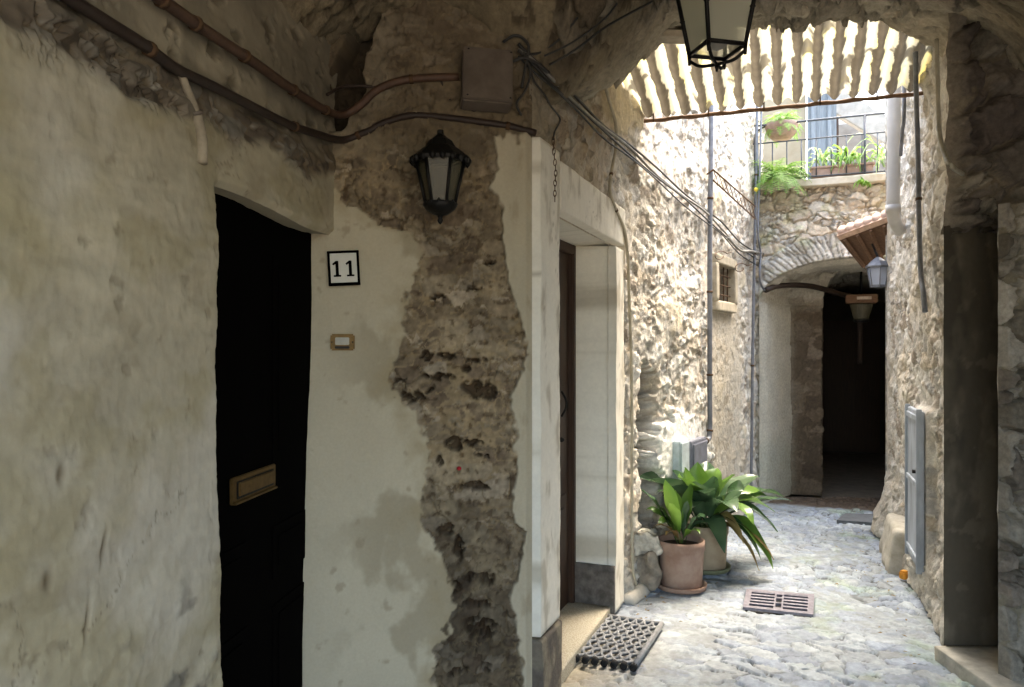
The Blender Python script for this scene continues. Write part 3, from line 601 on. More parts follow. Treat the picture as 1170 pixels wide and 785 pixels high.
# ------------------------------------------------------------------ vaulted ceiling of the passage and unseen masses added above it to block light
def vault():
    xs = np.concatenate([np.arange(-1.7, -1.42, .03), np.arange(-1.42, .2, .009), np.arange(.2, 3.1, .012)]); ys = np.concatenate([np.linspace(-1.0, 1.2, 90), np.arange(1.21, YA+.001, .011)])
    ys[-1] = YA
    X, Y = np.meshgrid(xs, ys, indexing='ij'); Z0 = ceil_np(X, Y)
    a = X+.4*Z0; hr, c, ism = rubble(a+.15*fbm(X*2, Y*2, 200, 3), Y, .15, 1.1, 201, .07, (.30, .255, .19), [(.34, .30, .24), (.24, .19, .13), (.40, .37, .31), (.18, .14, .10), (.30, .25, .18)], .35)
    cover = ss(-.15, .25, fbm(X*1.4, Y*1.4, 202, 4)+ss(.3, -.3, X)*1.2)      # old render still covering the stones
    h = hr*(1-cover*.8)+.03*cover+.018*fbm(X*5, Y*5, 203, 5)+.008*ridged(X*12, Y*12, 204, 4)
    c2 = np.array((.40, .355, .27))*(1+.22*fbm(X*4, Y*4, 205, 5))[..., None]; c = mixc(c, c2, cover*.8)
    spots = ss(.3, .5, fbm((X+.5*Z0)*15, Y*13, 206, 4)); c = mixc(c, np.array((.08, .06, .04)), spots*.7); h = h-.014*spots
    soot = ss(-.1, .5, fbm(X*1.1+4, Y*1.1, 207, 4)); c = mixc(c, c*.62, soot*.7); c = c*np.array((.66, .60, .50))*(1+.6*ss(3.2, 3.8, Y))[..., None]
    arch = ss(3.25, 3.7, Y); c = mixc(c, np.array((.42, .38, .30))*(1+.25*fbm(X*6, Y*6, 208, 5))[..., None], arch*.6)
    Z = Z0-h
    Yw = Y+np.where(Y > YA-.3, .045*fbm(X*3, X*0+2, 209, 4)*ss(YA-.3, YA, Y), 0)
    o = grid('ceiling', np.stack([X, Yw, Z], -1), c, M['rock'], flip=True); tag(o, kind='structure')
    # unseen far face of the arch, added to block and bounce light
    zt = np.linspace(0, 1, 70); X2, T = np.meshgrid(xs, zt, indexing='ij')
    zb = np.repeat(Z[:, -1:], 70, 1); yb = np.repeat(Yw[:, -1:], 70, 1)
    Zf = zb+(4.15-zb)*T; hh, cc, _ = rubble(X2, Zf, .12, 1.4, 210, .05); e = ss(0, .06, T)
    o = grid('unseen_arch_wall', np.stack([X2, yb+hh*e, Zf], -1), cc, M['stone']); tag(o, 'unseen rubble wall added above the near vaulted passage to block and bounce light', 'wall')
vault()
b = MB(); b.box((.75, 1.45, 3.85), (4.6, 5.1, .5), 0); b.box((.75, -1.1, 3.45), (4.6, .2, 1.3)); o = b.build('light_block_mass', M['slab']); tag(o, 'unseen mass added over the near vaulted passage to block light', 'building')  # unseen boxes added to shut out sun and narrow the light from behind

# ------------------------------------------------------------------ right hand building
rb = thing('stone_building', (2.6, 4.5, 0), 'pale rubble stone building along the right side of the alley', 'building')
def right_wall():
    y0, y1 = 3.78, 6.46; n = int((y1-y0)*1.07/.0105); s = np.linspace(0, 1, n); z = np.arange(0, 4.06, .0112)
    S, Z = np.meshgrid(s, z, indexing='ij'); Y = y0+(y1-y0)*S
    u = Y*1.07
    hr, c, ism = rubble(u, Z, .12, 1.15, 230, .034, (.64, .60, .53), STONES+[(.64, .60, .52), (.60, .55, .47)], .45, 1.)
    h = hr-.04+.045*fbm(u*1.4, Z*1.2, 231, 4)
    # heavier lime render near the base and at the corner
    lime = ss(-.1, .4, fbm(u*2, Z*2, 232, 4)+ss(6.0, 6.4, Y)*.5+ss(.5, .1, Z)*.6-.15); c = mixc(c, np.array((.56, .53, .46))*(1+.15*fbm(u*9, Z*9, 233, 5))[..., None], lime*.6); h = h*(1-.4*lime)+.02*lime
    och = ss(.1, .5, fbm(u*2.3, Z*1.8, 234, 4)+ss(2.6, 3.2, Z)*.3); c = mixc(c, np.array((.54, .47, .35))*(1+.2*fbm(u*9, Z*9, 236, 4))[..., None], och*.55)
    h = h+.10*ss(.7, 0, Z)**2*ss(5.7, 6.4, Y)+.015*ss(.6, 0, Z)
    h = h*ss(0, .03, 1-S)*(.25+.75*ss(3.7, 4.0, Y))
    # shallow rebate for the cupboard door
    rec = ss(4.44, 4.48, Y)*ss(5.02, 4.98, Y)*ss(.14, .17, Z)*ss(1.2, 1.17, Z); h = h*(1-rec)+.01*rec
    nx, ny = -.935, .354
    X = Rx(Y)+nx*(h-.01); Yo = Y+ny*(h-.01)
    grid('rubble_wall', np.stack([X, Yo, Z], -1), c, M['stone'], rb, flip=True)
    # return round the far corner
    t = np.linspace(0, 1.6, 130); T, Z = np.meshgrid(t, z, indexing='ij'); hh, cc, _ = rubble(T+7, Z, .13, 1.3, 240, .05)
    wgt = ss(0, .05, T); X = Rx(y1)+.935*T+.354*hh*wgt*0; Y = y1-.354*T+.935*hh*wgt
    grid('end_wall', np.stack([X, Y, Z], -1), cc, M['stone'], rb)
right_wall()
def pier():
    # smooth dark rendered pier
    x = np.linspace(2.185, 2.75, 70); z = np.linspace(0, 2.25, 240); X, Z = np.meshgrid(x, z, indexing='ij')
    c = np.array((.085, .07, .05))*(1+.22*fbm(X*4, Z*1.6, 250, 5))[..., None]; c = mixc(c, np.array((.15, .125, .09)), ss(.0, .5, fbm(X*6, Z*3, 251, 5))*.8); chp = ss(.42, .5, fbm(X*7, Z*7, 256, 4)); c = mixc(c, np.array((.26, .22, .16)), chp*.2); c = mixc(c, c*.55, ss(.15, .5, fbm(X*3, Z*.9, 254, 4))*.8)
    Y = 3.765+.008*fbm(X*3, Z*2, 252, 4)+.002*fbm(X*30, Z*30, 253, 3)
    grid('pier', np.stack([X, Y, Z], -1), c, M['plaster'], rb)
    # rough stones above the pier
    x = np.linspace(2.19, 3.2, 110); z = np.linspace(2.14, 3.7, 150); X, Z = np.meshgrid(x, z, indexing='ij')
    hr, c, _ = rubble(X, Z, .20, 1.3, 260, .12, (.17, .14, .10), [(.20, .16, .12), (.15, .12, .09), (.25, .21, .15), (.12, .09, .07)], .25)
    h = hr+.07*fbm(X*3, Z*3, 261, 4); c = mixc(c, np.array((.38, .33, .25)), ss(2.3, 2.16, X)*.6)
    Y = 3.80-h*ss(0, .06, X-2.19)*ss(2.18,2.32,X)**.5-.05*ss(2.14, 2.2, Z)
    grid('impost_wall', np.stack([X+.05*fbm(Z*3, Z*0, 262, 4)*ss(2.3, 2.13, X), Y, Z], -1), c, M['rock'], rb)
    # nearer stone jamb
    x = np.linspace(2.235, 3.0, 120); z = np.linspace(0, 2.22, 300); X, Z = np.meshgrid(x, z, indexing='ij')
    hr, c, _ = rubble(X, Z, .17, .8, 270, .09, (.20, .17, .12), [(.26, .22, .16), (.18, .14, .10), (.33, .28, .21), (.15, .12, .08)], .3)
    Y = 3.42-(hr-.02)*ss(0, .02, X-2.235)-.03*fbm(X*4, Z*3, 271, 4)*ss(0, .02, X-2.235)
    grid('jamb_wall', np.stack([X, Y, Z], -1), c, M['rock'], rb)
    T, Z = np.meshgrid(np.linspace(0, 1, 40), z, indexing='ij'); hr, c, _ = rubble(T*.4, Z, .14, 1.0, 273, .03, (.36, .32, .25))
    grid('jamb_return', np.stack([2.235+.27*T-.012*fbm(T*4, Z*3, 274, 4)*ss(0, .1, T), 3.42+.35*T, Z], -1), c, M['stone'], rb)
    b = MB(); b.box((3.2, 1.15, 1.7), (.5, 4.55, 3.6)); b.build('passage_wall', mat('dark_render', (.22, .19, .145), .9, scale=5), rb)
    b = MB(); b.prism([(2.75, 3.43), (6, 3.43), (6, 5.6), (3.34, 6.4), (2.9, 5.4), (2.5, 4.3)], 0, 4.0); b.build('unseen_backing', M['slab'], rb)  # unseen backing added behind the wall sheets to seal out light
    b = MB(); block(b, (2.52, 3.50, .012), (.78, .50, .10), 0, .006, .2, 9, 14, 4); b.build('threshold', M['palestep'], rb)
pier()
# blue cupboard door let into the wall
def onr(y, off, z): return Vector((Rx(y)-.935*off, y+.354*off, z))
ra = math.atan2(1, .379)
ud = bpy.data.objects.new('cupboard_door', None); col.objects.link(ud); ud.parent = rb; ud.location = (.3, .2, 0); ud['label'] = 'blue grey cupboard door'
b = MB(); b.box(onr(4.73, .02, .69), (.50, .03, .97), ra, bev=.004); b.build('door_leaf', M['bluepaint'], ud)
b = MB()
for zc in (1.13, .72, .26): b.box(onr(4.73, .038, zc), (.50, .014, .035), ra, bev=.003)
b.box(onr(4.51, .034, .69), (.03, .03, 1.0), ra, bev=.003); b.box(onr(4.96, .034, .69), (.03, .03, 1.0), ra, bev=.003); b.build('door_frame', M['bluepaint'], ud)
b = MB(); b.tube([onr(4.58, .03, .80), onr(4.58, .06, .80)], .012, 8); b.build('lock', M['iron'], ud)

# ------------------------------------------------------------------ house over the far archway
fh = thing('arched_house', (3.2, 7.4, 0), 'stone house whose dark archway closes the alley under a planted balcony', 'house')
F0 = np.array((2.47, 7.55)); FT = np.array((.935, -.355)); FN = np.array((-.355, -.935))
def fw(a, out, z): return Vector((F0[0]+FT[0]*a+FN[0]*out, F0[1]+FT[1]*a+FN[1]*out, z))
OA0, OA1 = .04, 1.86; SPR, RISE = 2.02, .42            # arch opening along the front
def archz(a): t = np.clip((a-OA0)/(OA1-OA0)*2-1, -1, 1); return SPR+RISE*np.sqrt(1-np.abs(t)**2.2)
def put(a, out, z): return np.stack([F0[0]+FT[0]*a+FN[0]*out, F0[1]+FT[1]*a+FN[1]*out, z], -1)
def far_house():
    # front above the arch
    a = np.linspace(OA0, OA1, 190); v = np.linspace(0, 1, 115); A, V = np.meshgrid(a, v, indexing='ij'); zb = archz(A); Z = zb+(3.17-zb)*V
    hr, c, ism = rubble(A, Z, .10, 1.7, 300, .06, (.52, .48, .39), STONES, .35)
    # fan of thin voussoirs along the arch
    th = np.arctan2(Z-(SPR-.25), (A-(OA0+OA1)/2)); ring = ss(.27, .24, Z-zb)
    e, cx, cy, dx, dy = voro(th*17+.25*fbm(A*6, Z*6, 301, 3), (Z-zb)*2.2+.5, 302, .7)
    cv = pal(hsh(cx, cy, 303), [(.60, .56, .47), (.48, .44, .36), (.66, .62, .54), (.40, .36, .29)])*(1+.2*fbm(A*15, Z*15, 304, 4))[..., None]; pv = ss(.04, .22, e)
    cv = cv*(.72+.28*pv)[..., None]
    hr = hr*(1-ring)+(.035+.025*pv+.012*fbm(A*18, Z*18, 305, 3))*ring; c = mixc(c*1.12, cv*1.15, ring)
    grn = ss(.1, .5, fbm(A*4, Z*4, 306, 4)); c = mixc(c, c*np.array((.86, .95, .70)), grn*.6)
    lay = ss(2.85, 2.95, Z); c = mixc(c, np.array((.34, .29, .21)), lay*.5)
    grid('front_wall', put(A, hr-.03*ss(.015, 0, Z-zb), Z), c, M['stone'], fh)
    for (x0, x1, nm) in ((-.35, OA0, 'side_wall'), (OA1, 3.2, 'side_wall')):
        a = np.linspace(x0, x1, 60 if x0 < 0 else 90); z = np.linspace(0, 3.17, 240); A, Z = np.meshgrid(a, z, indexing='ij'); hr, c, _ = rubble(A, Z, .11, 1.4, 310, .05)
        if x0 < 0: c = mixc(c, np.array((.52, .49, .41)), ss(2.2, 1.9, Z)*.7)
        grid(nm, put(A, hr, Z), c, M['stone'], fh)
    # tunnel lining: left wall, vault, right wall
    L = 4.6; q = np.concatenate([np.linspace(0, SPR, 120), np.zeros(0)]); m = 110
    pa = np.concatenate([np.full(120, OA0), OA0+(OA1-OA0)*(1-np.cos(np.linspace(0, np.pi, m)))/2, np.full(30, OA1)])
    pz = np.concatenate([q, archz(pa[120:120+m]), np.linspace(SPR, 0, 30)])
    na = np.concatenate([np.full(120, 1.), np.cos(np.linspace(0, np.pi, m)), np.full(30, -1.)]); nz = np.concatenate([np.zeros(120), -np.sin(np.linspace(0, np.pi, m)), np.zeros(30)])
    arc = np.concatenate([[0], np.cumsum(np.hypot(np.diff(pa), np.diff(pz)))])
    d = np.concatenate([np.linspace(-.055, .595, 56), np.linspace(.60, .64, 32), np.linspace(.652, 1.6, 70), np.linspace(1.62, L, 90)]); D, I = np.meshgrid(d, np.arange(len(pa)), indexing='ij')
    U = arc[I]; hr, c, ism = rubble(D+.34*ss(.60, .64, D), U, .15, 1.8, 320, .06, (.34, .31, .25), [(.36, .32, .25), (.27, .23, .17), (.42, .38, .31), (.22, .18, .13)], .25)
    pl = ss(.62, .58, D+0*.05*fbm(U*3, D*3, 321, 4)); up = ss(SPR-.1, SPR+.2, pz[I])
    pl = np.maximum(pl*(1-up), up*ss(-.1, .2, fbm(U*1.2, D*1.2, 322, 4)+.1)*.9)
    c = mixc(c, np.array((.46, .44, .37))*(1+.12*fbm(U*5, D*5, 323, 5))[..., None], pl); h = hr*(1-pl)+.05*pl+.02*fbm(U*2, D*2, 324, 3)
    c = mixc(c, np.array((.30, .34, .28)), ss(.8, .4, U)*pl*.4)
    h = h*ss(-.055, .06, D)*(1-.55*(pa[I] < .5)*ss(.6, .62, D)); c = mixc(c, c*np.array((.34, .28, .22)), ss(.58, .61, D)*(.92-.87*up*ss(3.2, 1.8, D))); c = mixc(c, np.array((.50, .47, .40))*(1+.2*fbm(U*6, D*6, 325, 5))[..., None], up*ss(2.6, 1.2, D)*.6)  # dark stone and tunnel shade painted into walls, daylight into vault near mouth
    narrow = .22*ss(.42, .62, D)*(1-up)*ss(1.2, 1.0, U/2.0)             # a stone pier stands proud of the left side
    lw = np.clip(1-(pa[I]-OA0)/((OA1-OA0)*.5), 0, 1); pierm = np.where(pz[I] < SPR+.001, (pa[I] < 1.0)*1., lw*1.0)
    A = pa[I]+na[I]*h+.25*np.clip(D/.6, 0, 1)*lw+.34*np.clip((D-.60)/.04, 0, 1)*pierm; Z = np.maximum(pz[I]+nz[I]*h, -.05) if False else pz[I]+nz[I]*h
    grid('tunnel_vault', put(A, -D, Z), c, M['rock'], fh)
    b = MB(); p0, p1 = fw(-.1, -L, 0), fw(2.2, -L, 0); b.box(fw(.95, -L-.05, 1.3), (2.6, .1, 2.8), math.atan2(FT[1], FT[0])); b.build('tunnel_wall', mat('tunnel_end_shade', (.05, .042, .033), .9, scale=5), fh)  # darkness of the tunnel depth put into the end wall colour
    b = MB(); b.box(fw(1.15, -L+.06, 1.0), (.85, .06, 2.0), math.atan2(FT[1], FT[0]), bev=.01)
    for k in (-.2, .2): b.box(fw(1.15+k, -L+.10, 1.0), (.28, .03, 1.6), math.atan2(FT[1], FT[0]), bev=.01)
    b.build('door', M['brownwood'], fh)
    fa = math.atan2(FT[1], FT[0])
    # unseen solid added around the tunnel
    b = MB(); b.box(fw(1.0, -2.45, 2.86), (4.6, 4.75, .56), fa); b.box(fw(-.85, -2.5, 1.3), (1.5, 4.8, 2.6), fa); b.box(fw(3.2, -2.5, 1.3), (2.5, 4.8, 2.6), fa); b.build('unseen_backing', M['slab'], fh)
    # ledge of the balcony
    b = MB(); block(b, fw(.86, -.02, 3.185), (2.25, .30, .075), fa, .008, .3, 20, 26, 5); b.build('ledge', mat('render_ledge', (.40, .35, .26), .9, scale=8, col2=(.54, .50, .41)), fh)
    # back wall of the terrace
    bw = MB(); bw.box(fw(.02, -1.25, 3.83), (.95, .12, 1.36), fa); bw.build('terrace_wall', mat('ochre_render', (.26, .21, .14), .9, scale=4, col2=(.34, .29, .21)), fh)
    sh = MB(); sh.box(fw(.66, -1.15, 3.82), (.30, .06, 1.34), fa, bev=.006); sh.box(fw(.57, -1.10, 3.82), (.05, .04, 1.34), fa, bev=.004); sh.box(fw(.74, -1.10, 3.82), (.05, .04, 1.34), fa, bev=.004)
    sh.build('shutter', M['shutter'], fh)
    b = MB(); b.box(fw(1.6, -2.3, 3.75), (1.7, .12, 1.25), fa); b.build('terrace_wall', mat('grey_render', (.20, .185, .165), .9, scale=5), fh)
    b = MB(); b.box(fw(1.05, -1.6, 4.30), (1.1, .14, .26), fa, Matrix.Rotation(R(38), 4, 'Y'), bev=.01); b.build('sloping_parapet', mat('pale_parapet', (.32, .30, .27), .85, scale=8), fh)
    b = MB(); b.box(fw(.80, -1.5, 3.75), (.10, .06, 1.0), fa); b.build('doorpost', M['brownwood'], fh)
    rf = MB()
    for k in range(9): rf.tube([fw(.9+k*.19, -2.5, 4.45), fw(.9+k*.19, -3.6, 4.80)], .075, 10)
    rf.box(fw(1.6, -2.42, 4.40), (1.9, .05, .05), fa); rf.build('roof', mat('white_roof_tile', (.40, .39, .37), .8, scale=9), fh)
    # railing
    r = MB(); zt, zm, zb = 3.80, 3.62, 3.25
    r.tube([fw(-.02, .08, zt), fw(1.62, .08, zt)], .011, 8); r.tube([fw(-.02, .08, zm), fw(1.62, .08, zm)], .007, 6); r.tube([fw(-.02, .08, zb), fw(1.62, .08, zb)], .008, 6)
    for k in range(12): r.tube([fw(.03+k*.135, .08, zm if k % 1 else zb), fw(.03+k*.135, .08, zm)], .006, 6)
    for a in (.0, 1.0): r.tube([fw(a, .08, 3.18), fw(a, .08, zt)], .012, 8)
    r.build('railing', mat('grey_iron_railing', (.06, .065, .075), .6, .0, scale=30), fh)
    # pipe along the tunnel vault
far_house()
fa = math.atan2(FT[1], FT[0])
b = MB(); b.tube(spline([fw(.10, .06, 2.15), fw(.22, -.08, 2.20), fw(.50, -.40, 2.22), fw(.80, -.75, 2.16), fw(1.02, -1.0, 2.10), fw(1.04, -1.03, 1.98), fw(1.06, -1.3, 1.4)]), .028, 10)
tag(b.build('pipe', M['dconduit']), 'dark pipe running under the vault into the far archway', 'pipe')

# ------------------------------------------------------------------ corrugated roof
def corrugated():
    pts = dict(l=P3(735, 132, 4.87), r=P3(1052, 100, 4.73)); U, V = np.meshgrid(np.linspace(0, 1, 420), np.linspace(0, 1, 150), indexing='ij')
    l, r = np.array(pts['l']), np.array(pts['r']); l = l+(l-r)*.03; r = r+(r-l)*.015
    back = np.array((-.36, -.95, .26)); ln = 1.15
    P = l+(r-l)*U[..., None]+back*(V*ln)[..., None]; wd = np.linalg.norm(r-l); x = U*wd; pit = wd/15.5
    ph = x/pit*2*np.pi; P[..., 2] += .024*np.sin(ph)+.010*fbm(x*2, V*2, 400, 3)
    P[..., :2] += np.array((.36, .95))*(.02*fbm(x*9, V*0, 401, 4)*(1-ss(0, .1, V)))[..., None]
    va = -np.sin(ph)                                       # litter lies in the troughs
    d = ss(-.10, .10, va*.8+.8*fbm(x*10, V*8, 402, 5)+.0)
    blot = ss(.25, .45, fbm(x*5, V*4.5, 403, 4)+.35*ss(.96, 1, U)); d = np.maximum(d, blot*.9)
    c = np.array((.36, .34, .26))*(1+.10*fbm(x*6, V*6, 404, 4))[..., None]
    c = mixc(c, np.array((.70, .62, .22)), ss(.1, .5, fbm(x*7, V*7, 405, 4))*.5)
    c = mixc(c, np.array((.72, .50, .06)), ss(.93, .99, U)*ss(.4, 0, V)*.8)
    dc = np.array((.050, .042, .030))*(1+.3*fbm(x*20, V*20, 406, 4))[..., None]; c = mixc(c, dc, d)
    t = thing('corrugated_roof', tuple((l+r)/2), 'dirty translucent corrugated sheet roof on a wooden batten over the alley', 'roof')
    grid('corrugated_sheet', P, c, M['sheet'], t)
    b = MB(); N = 30; pp = [Vector(l+(r-l)*i/N)+Vector((0, .01, -.035+.003*math.sin(i*1.7))) for i in range(N+1)]; b.tube(pp, [.014+.002*math.sin(i*2.3) for i in range(N+1)], 8); b.build('batten', M['wood'], t)
    b = MB()
    for k in range(1, 15, 3):
        p = Vector(l+(r-l)*(k/15.5)); b.tube([p+Vector((0, 0, .035)), p+Vector((0, 0, -.05))], .005, 6)
    b.build('hook', M['rust'], t)
corrugated()

# ------------------------------------------------------------------ number plate, bell, letter details on the corner wall
def wallpt(px, py, off=.03):
    d = 3.05
    for _ in range(12):
        p = P3(px, py, d); d = float(Wd(np.array([p.x]), np.array([p.z]))[0])-.028-off
    return P3(px, py, d)
wa = math.atan2(.12, .98)
def plate():
    c = wallpt(393, 307, .004); t = thing('number_plate', c[:], 'white house number plate reading 11 with a thick black border', 'number plate')
    tl = Matrix.Rotation(R(-3.0), 4, 'Y')
    b = MB(); b.box(c, (.118, .012, .136), wa, tl, .002); b.build('plate', mat('white_enamel', (.55, .52, .44), .4, scale=10, vary=.05), t)
    mt = Matrix.Translation(c) @ Matrix.Rotation(wa, 4, 'Z') @ tl
    b = MB()
    def bb(x, z, w_, h_, y=-.009, r=0): 
        m = Matrix.Rotation(r, 4, 'Y'); bm = MB().box((0, 0, 0), (w_, .006, h_), 0, m, .0015); b.add([mt @ (Vector(v)+Vector((x, y, z))) for v in bm.v], bm.f, False)
    bb(0, .0665, .126, .010); bb(0, -.063, .126, .013, -.0094); bb(-.0575, 0, .010, .134, -.0098); bb(.0575, 0, .010, .134, -.0102)
    b.build('border', M['black'], t)
    for xx in (-.026, .026):
        b = MB(); bb(xx, 0, .012, .062); bb(xx, -.029, .030, .007, -.0096); bb(xx-.009, .022, .019, .008, -.0099, R(-38)); b.build('digit', M['black'], t)
plate()
def bell():
    c = wallpt(391.5, 391, .004); t = thing('doorbell', c[:], 'small brass bordered doorbell below the house number', 'doorbell')
    b = MB(); b.box(c, (.095, .014, .066), wa, None, .006); b.build('back_plate', M['brass'], t)
    b = MB(); b.box(c+Vector((0, -.008, .004)), (.055, .008, .030), wa, None, .002); b.build('name_card', mat('aged_card', (.42, .40, .33), .5), t)
    b = MB(); b.box(c+Vector((0, -.008, -.021)), (.058, .007, .010), wa, None, .002); b.build('bell_push', M['iron'], t)
    for s_ in (-1, 1): b = MB(); b.lathe((0, 0, 0), [(.0, .004), (.003, .002), (.003, 0)], 8); b.v[-24:] = [(c.x+s_*.040+v[0], c.y-.008-v[2]+s_*.005, c.z+v[1]) for v in b.v[-24:]]; b.build('screw', M['iron'], t)
bell()
b = MB(); p = wallpt(524.5, 535, .0); b.lathe((p.x, p.y-.004, p.z), [(0, -.009), (.008, -.005), (.010, 0), (.008, .005), (0, .009)], 10); tag(b.build('wall_plug', M['red']), 'small red plug in the bare rubble of the corner wall', 'wall plug')

# ------------------------------------------------------------------ wall lantern
def wall_lantern():
    px = 503; d = 2.86; top = P3(px, 183, d); bot = P3(px, 236, d); x, y = top.x, d; zt, zb = top.z, bot.z
    t = thing('wall_lantern', (x, y, zb), 'black six sided wall lantern beside the bare rubble on the number wall', 'lantern')
    n = 6; a0 = R(0); rt, rbm = .094, .054
    def ring(r, z): return [Vector((x+r*math.cos(a0+2*math.pi*k/n), y+r*math.sin(a0+2*math.pi*k/n), z)) for k in range(n)]
    T, B = ring(rt, zt), ring(rbm, zb)
    b = MB()
    for k in range(n): b.tube([T[k], B[k]], .007, 6); b.tube([T[k], T[(k+1) % n]], .009, 6); b.tube([B[k], B[(k+1) % n]], .009, 6)
    b.build('frame', M['iron'], t)
    b = MB(); T2, B2 = ring(rt-.006, zt), ring(rbm-.006, zb)
    for k in range(n): b.add([T2[k], T2[(k+1) % n], B2[(k+1) % n], B2[k]], [(0, 1, 2, 3)], False)
    b.build('glass', M['frost'], t)
    b = MB(); b.lathe((x, y, zt), [(.116, -.012), (.120, .0), (.112, .012), (.070, .045), (.058, .052), (.045, .075), (.030, .085), (.012, .10), (.012, .115), (0, .12)], 6, a0, False)
    for k in range(18):
        a = 2*math.pi*k/18; b.lathe((x+.108*math.cos(a), y+.108*math.sin(a), zt-.002), [(0, -.022), (.011, -.010), (.013, .002), (0, .012)], 8)
    b.build('cap', M['iron'], t)
    b = MB(); b.lathe((x, y, zb), [(.062, .014), (.066, .004), (.056, -.012), (.030, -.030), (.012, -.036), (.008, -.046), (.012, -.053), (.008, -.062), (0, -.07)], 24)
    for k in range(12):
        a = 2*math.pi*k/12; b.lathe((x+.058*math.cos(a), y+.058*math.sin(a), zb+.008), [(0, -.008), (.010, 0), (0, .018)], 8)
    b.build('base', M['iron'], t)
    b = MB(); wy = float(Wd(np.array([x]), np.array([zt]))[0])-.02
    b.tube(spline([(x, wy, zt-.01), (x, wy-.03, zt+.06), (x, y+.06, zt+.115), (x, y, zt+.10)]), .010, 8)
    b.box((x, wy-.004, zt+.04), (.045, .012, .16), 0, None, .004); b.build('bracket', M['iron'], t)
wall_lantern()
# ------------------------------------------------------------------ hanging lantern in the mouth of the vault
def hanging_lantern():
    d = 2.55; a0 = R(45+14); c = P3(819, 40, d); x, y = c.x, d; zb = P3(819, 57, d).z; zt = zb+.27; rt, rbm = .150, .096
    t = thing('hanging_lantern', (x, y, zt), 'four sided black glass lantern hanging from the near vault before the corrugated roof', 'lantern')
    def ring(r, z): return [Vector((x+r*math.cos(a0+math.pi*k/2), y+r*math.sin(a0+math.pi*k/2), z)) for k in range(4)]
    T, B = ring(rt, zt), ring(rbm, zb); b = MB()
    for k in range(4):
        b.tube([T[k], B[k]], .0075, 6); b.tube([T[k], T[(k+1) % 4]], .009, 6); b.tube([B[k], B[(k+1) % 4]], .0075, 6)
        b.tube([B[k], B[k]+Vector((0, 0, -.035))], [.008, .005], 6)
        q = (B[k]+B[(k+2) % 4])/2; b.tube(spline([B[k]+Vector((0, 0, -.02)), B[k]*.6+q*.4+Vector((0, 0, -.045)), q+Vector((0, 0, -.05))]), .006, 6)
        m = T[k]*.45+B[k]*.55; b.lathe(m[:], [(0, -.012), (.011, 0), (0, .012)], 6)
    b.tube([(x, y, zb-.05), (x, y, zb-.075)], [.008, .004], 6); b.build('frame', M['iron'], t)
    b = MB(); T2, B2 = ring(rt-.008, zt), ring(rbm-.008, zb)
    for k in range(4): b.add([T2[k], T2[(k+1) % 4], B2[(k+1) % 4], B2[k]], [(0, 1, 2, 3)], False)
    b.build('glass', M['frost2'], t)
    b = MB(); b.lathe((x, y, zt), [(.165, -.004), (.168, .008), (.11, .07), (.05, .11), (.03, .13), (.03, .16), (0, .17)], 4, a0, False); b.build('cap', M['iron'], t)
    b = MB(); b.lathe((x, y, zt-.02), [(.028, 0), (.034, -.05), (.02, -.07), (.022, -.09), (.042, -.15), (.046, -.20), (.032, -.24), (0, -.255)], 20); b.build('bulb', M['bulb'], t)
    b = MB(); zc = ceil1(x, y)
    b.tube([(x, y, zt+.15), (x, y, zc+.05)], .008, 6); b.lathe((x, y, zt+.165), [(.012, -.01), (.02, 0), (.012, .01)], 8); b.build('hanger', M['iron'], t)
    # small hinged flap standing open at the right
hanging_lantern()
b = MB(); p = hit(775, 40, .02); p = P3(768, 42, 3.9); b.box(p, (.32, .10, .035), R(6), None, .004); tag(b.build('wooden_lintel', mat('pale_board', (.42, .36, .27), .8, scale=12)), 'short pale board let into the crown of the near arch behind the lantern', 'board')

# ------------------------------------------------------------------ junction box, conduits, cables
def junction():
    c = hit(556, 92, .06); t = thing('junction_box', c[:], 'square grey brown electrical box high on the corner wall', 'electrical box')
    tl = Matrix.Rotation(R(-10), 4, 'X') @ Matrix.Rotation(R(2), 4, 'Y')
    b = MB(); b.box(c, (.205, .09, .235), R(8), tl, .008); b.build('box', M['boxgrey'], t)
    b = MB(); b.box(c+Vector((.006, -.05, .008)), (.196, .012, .225), R(8), tl, .004); b.build('lid', M['boxgrey'], t)
    mt = Matrix.Translation(c) @ Matrix.Rotation(R(8), 4, 'Z') @ tl
    for sx in (-1, 1):
        for sz in (-1, 1):
            b = MB(); p = mt @ Vector((sx*.086+.006, -.055, sz*.10)); b.lathe(p[:], [(0, -.005), (.006, 0), (0, .005)], 8); b.build('screw', M['iron'], t)
junction()
def run(name, m, r, pts, off, label, cat, k=6, group=None, fn=hit, n=8, clips=None, wob=0, dense=0):
    if dense: q = spline([(a, c_, 0) for a, c_ in pts], dense); pts = [(v.x, v.y) for v in q]
    P = [fn(a, c_, off+(wob*math.sin(i*2.1+r*999) if wob and not dense else 0)) for i, (a, c_) in enumerate(pts)]
    if dense: P = [P[0]]+[(P[i-1]+P[i]+P[i+1])/3 for i in range(1, len(P)-1)]+[P[-1]]
    b = MB(); sp = spline(P, k); b.tube(sp, r, n)
    if not clips: return tag(b.build(name, m), label, cat, group)
    t = thing(name, P[0][:], label, cat, group); b.build('tube', m, t)
    for i in clips:
        q = sp[min(len(sp)-2, int(i*len(sp)))]; q2 = sp[min(len(sp)-1, int(i*len(sp))+1)]; dd = (q2-q).normalized()*.008; b = MB(); b.tube([q-dd, q+dd], r*1.28, n); b.build('clip', M['rust'], t)
    return t
run('conduit', M['conduit'], .016, [(150, -28), (185, 0), (232, 33), (288, 70), (335, 103), (372, 126), (392, 131), (412, 120), (432, 102), (460, 92), (490, 89), (524, 88)], .022, 'brown conduit crossing the vault down to the grey box', 'conduit', clips=[.1, .17, .26, .36, .45, .84])
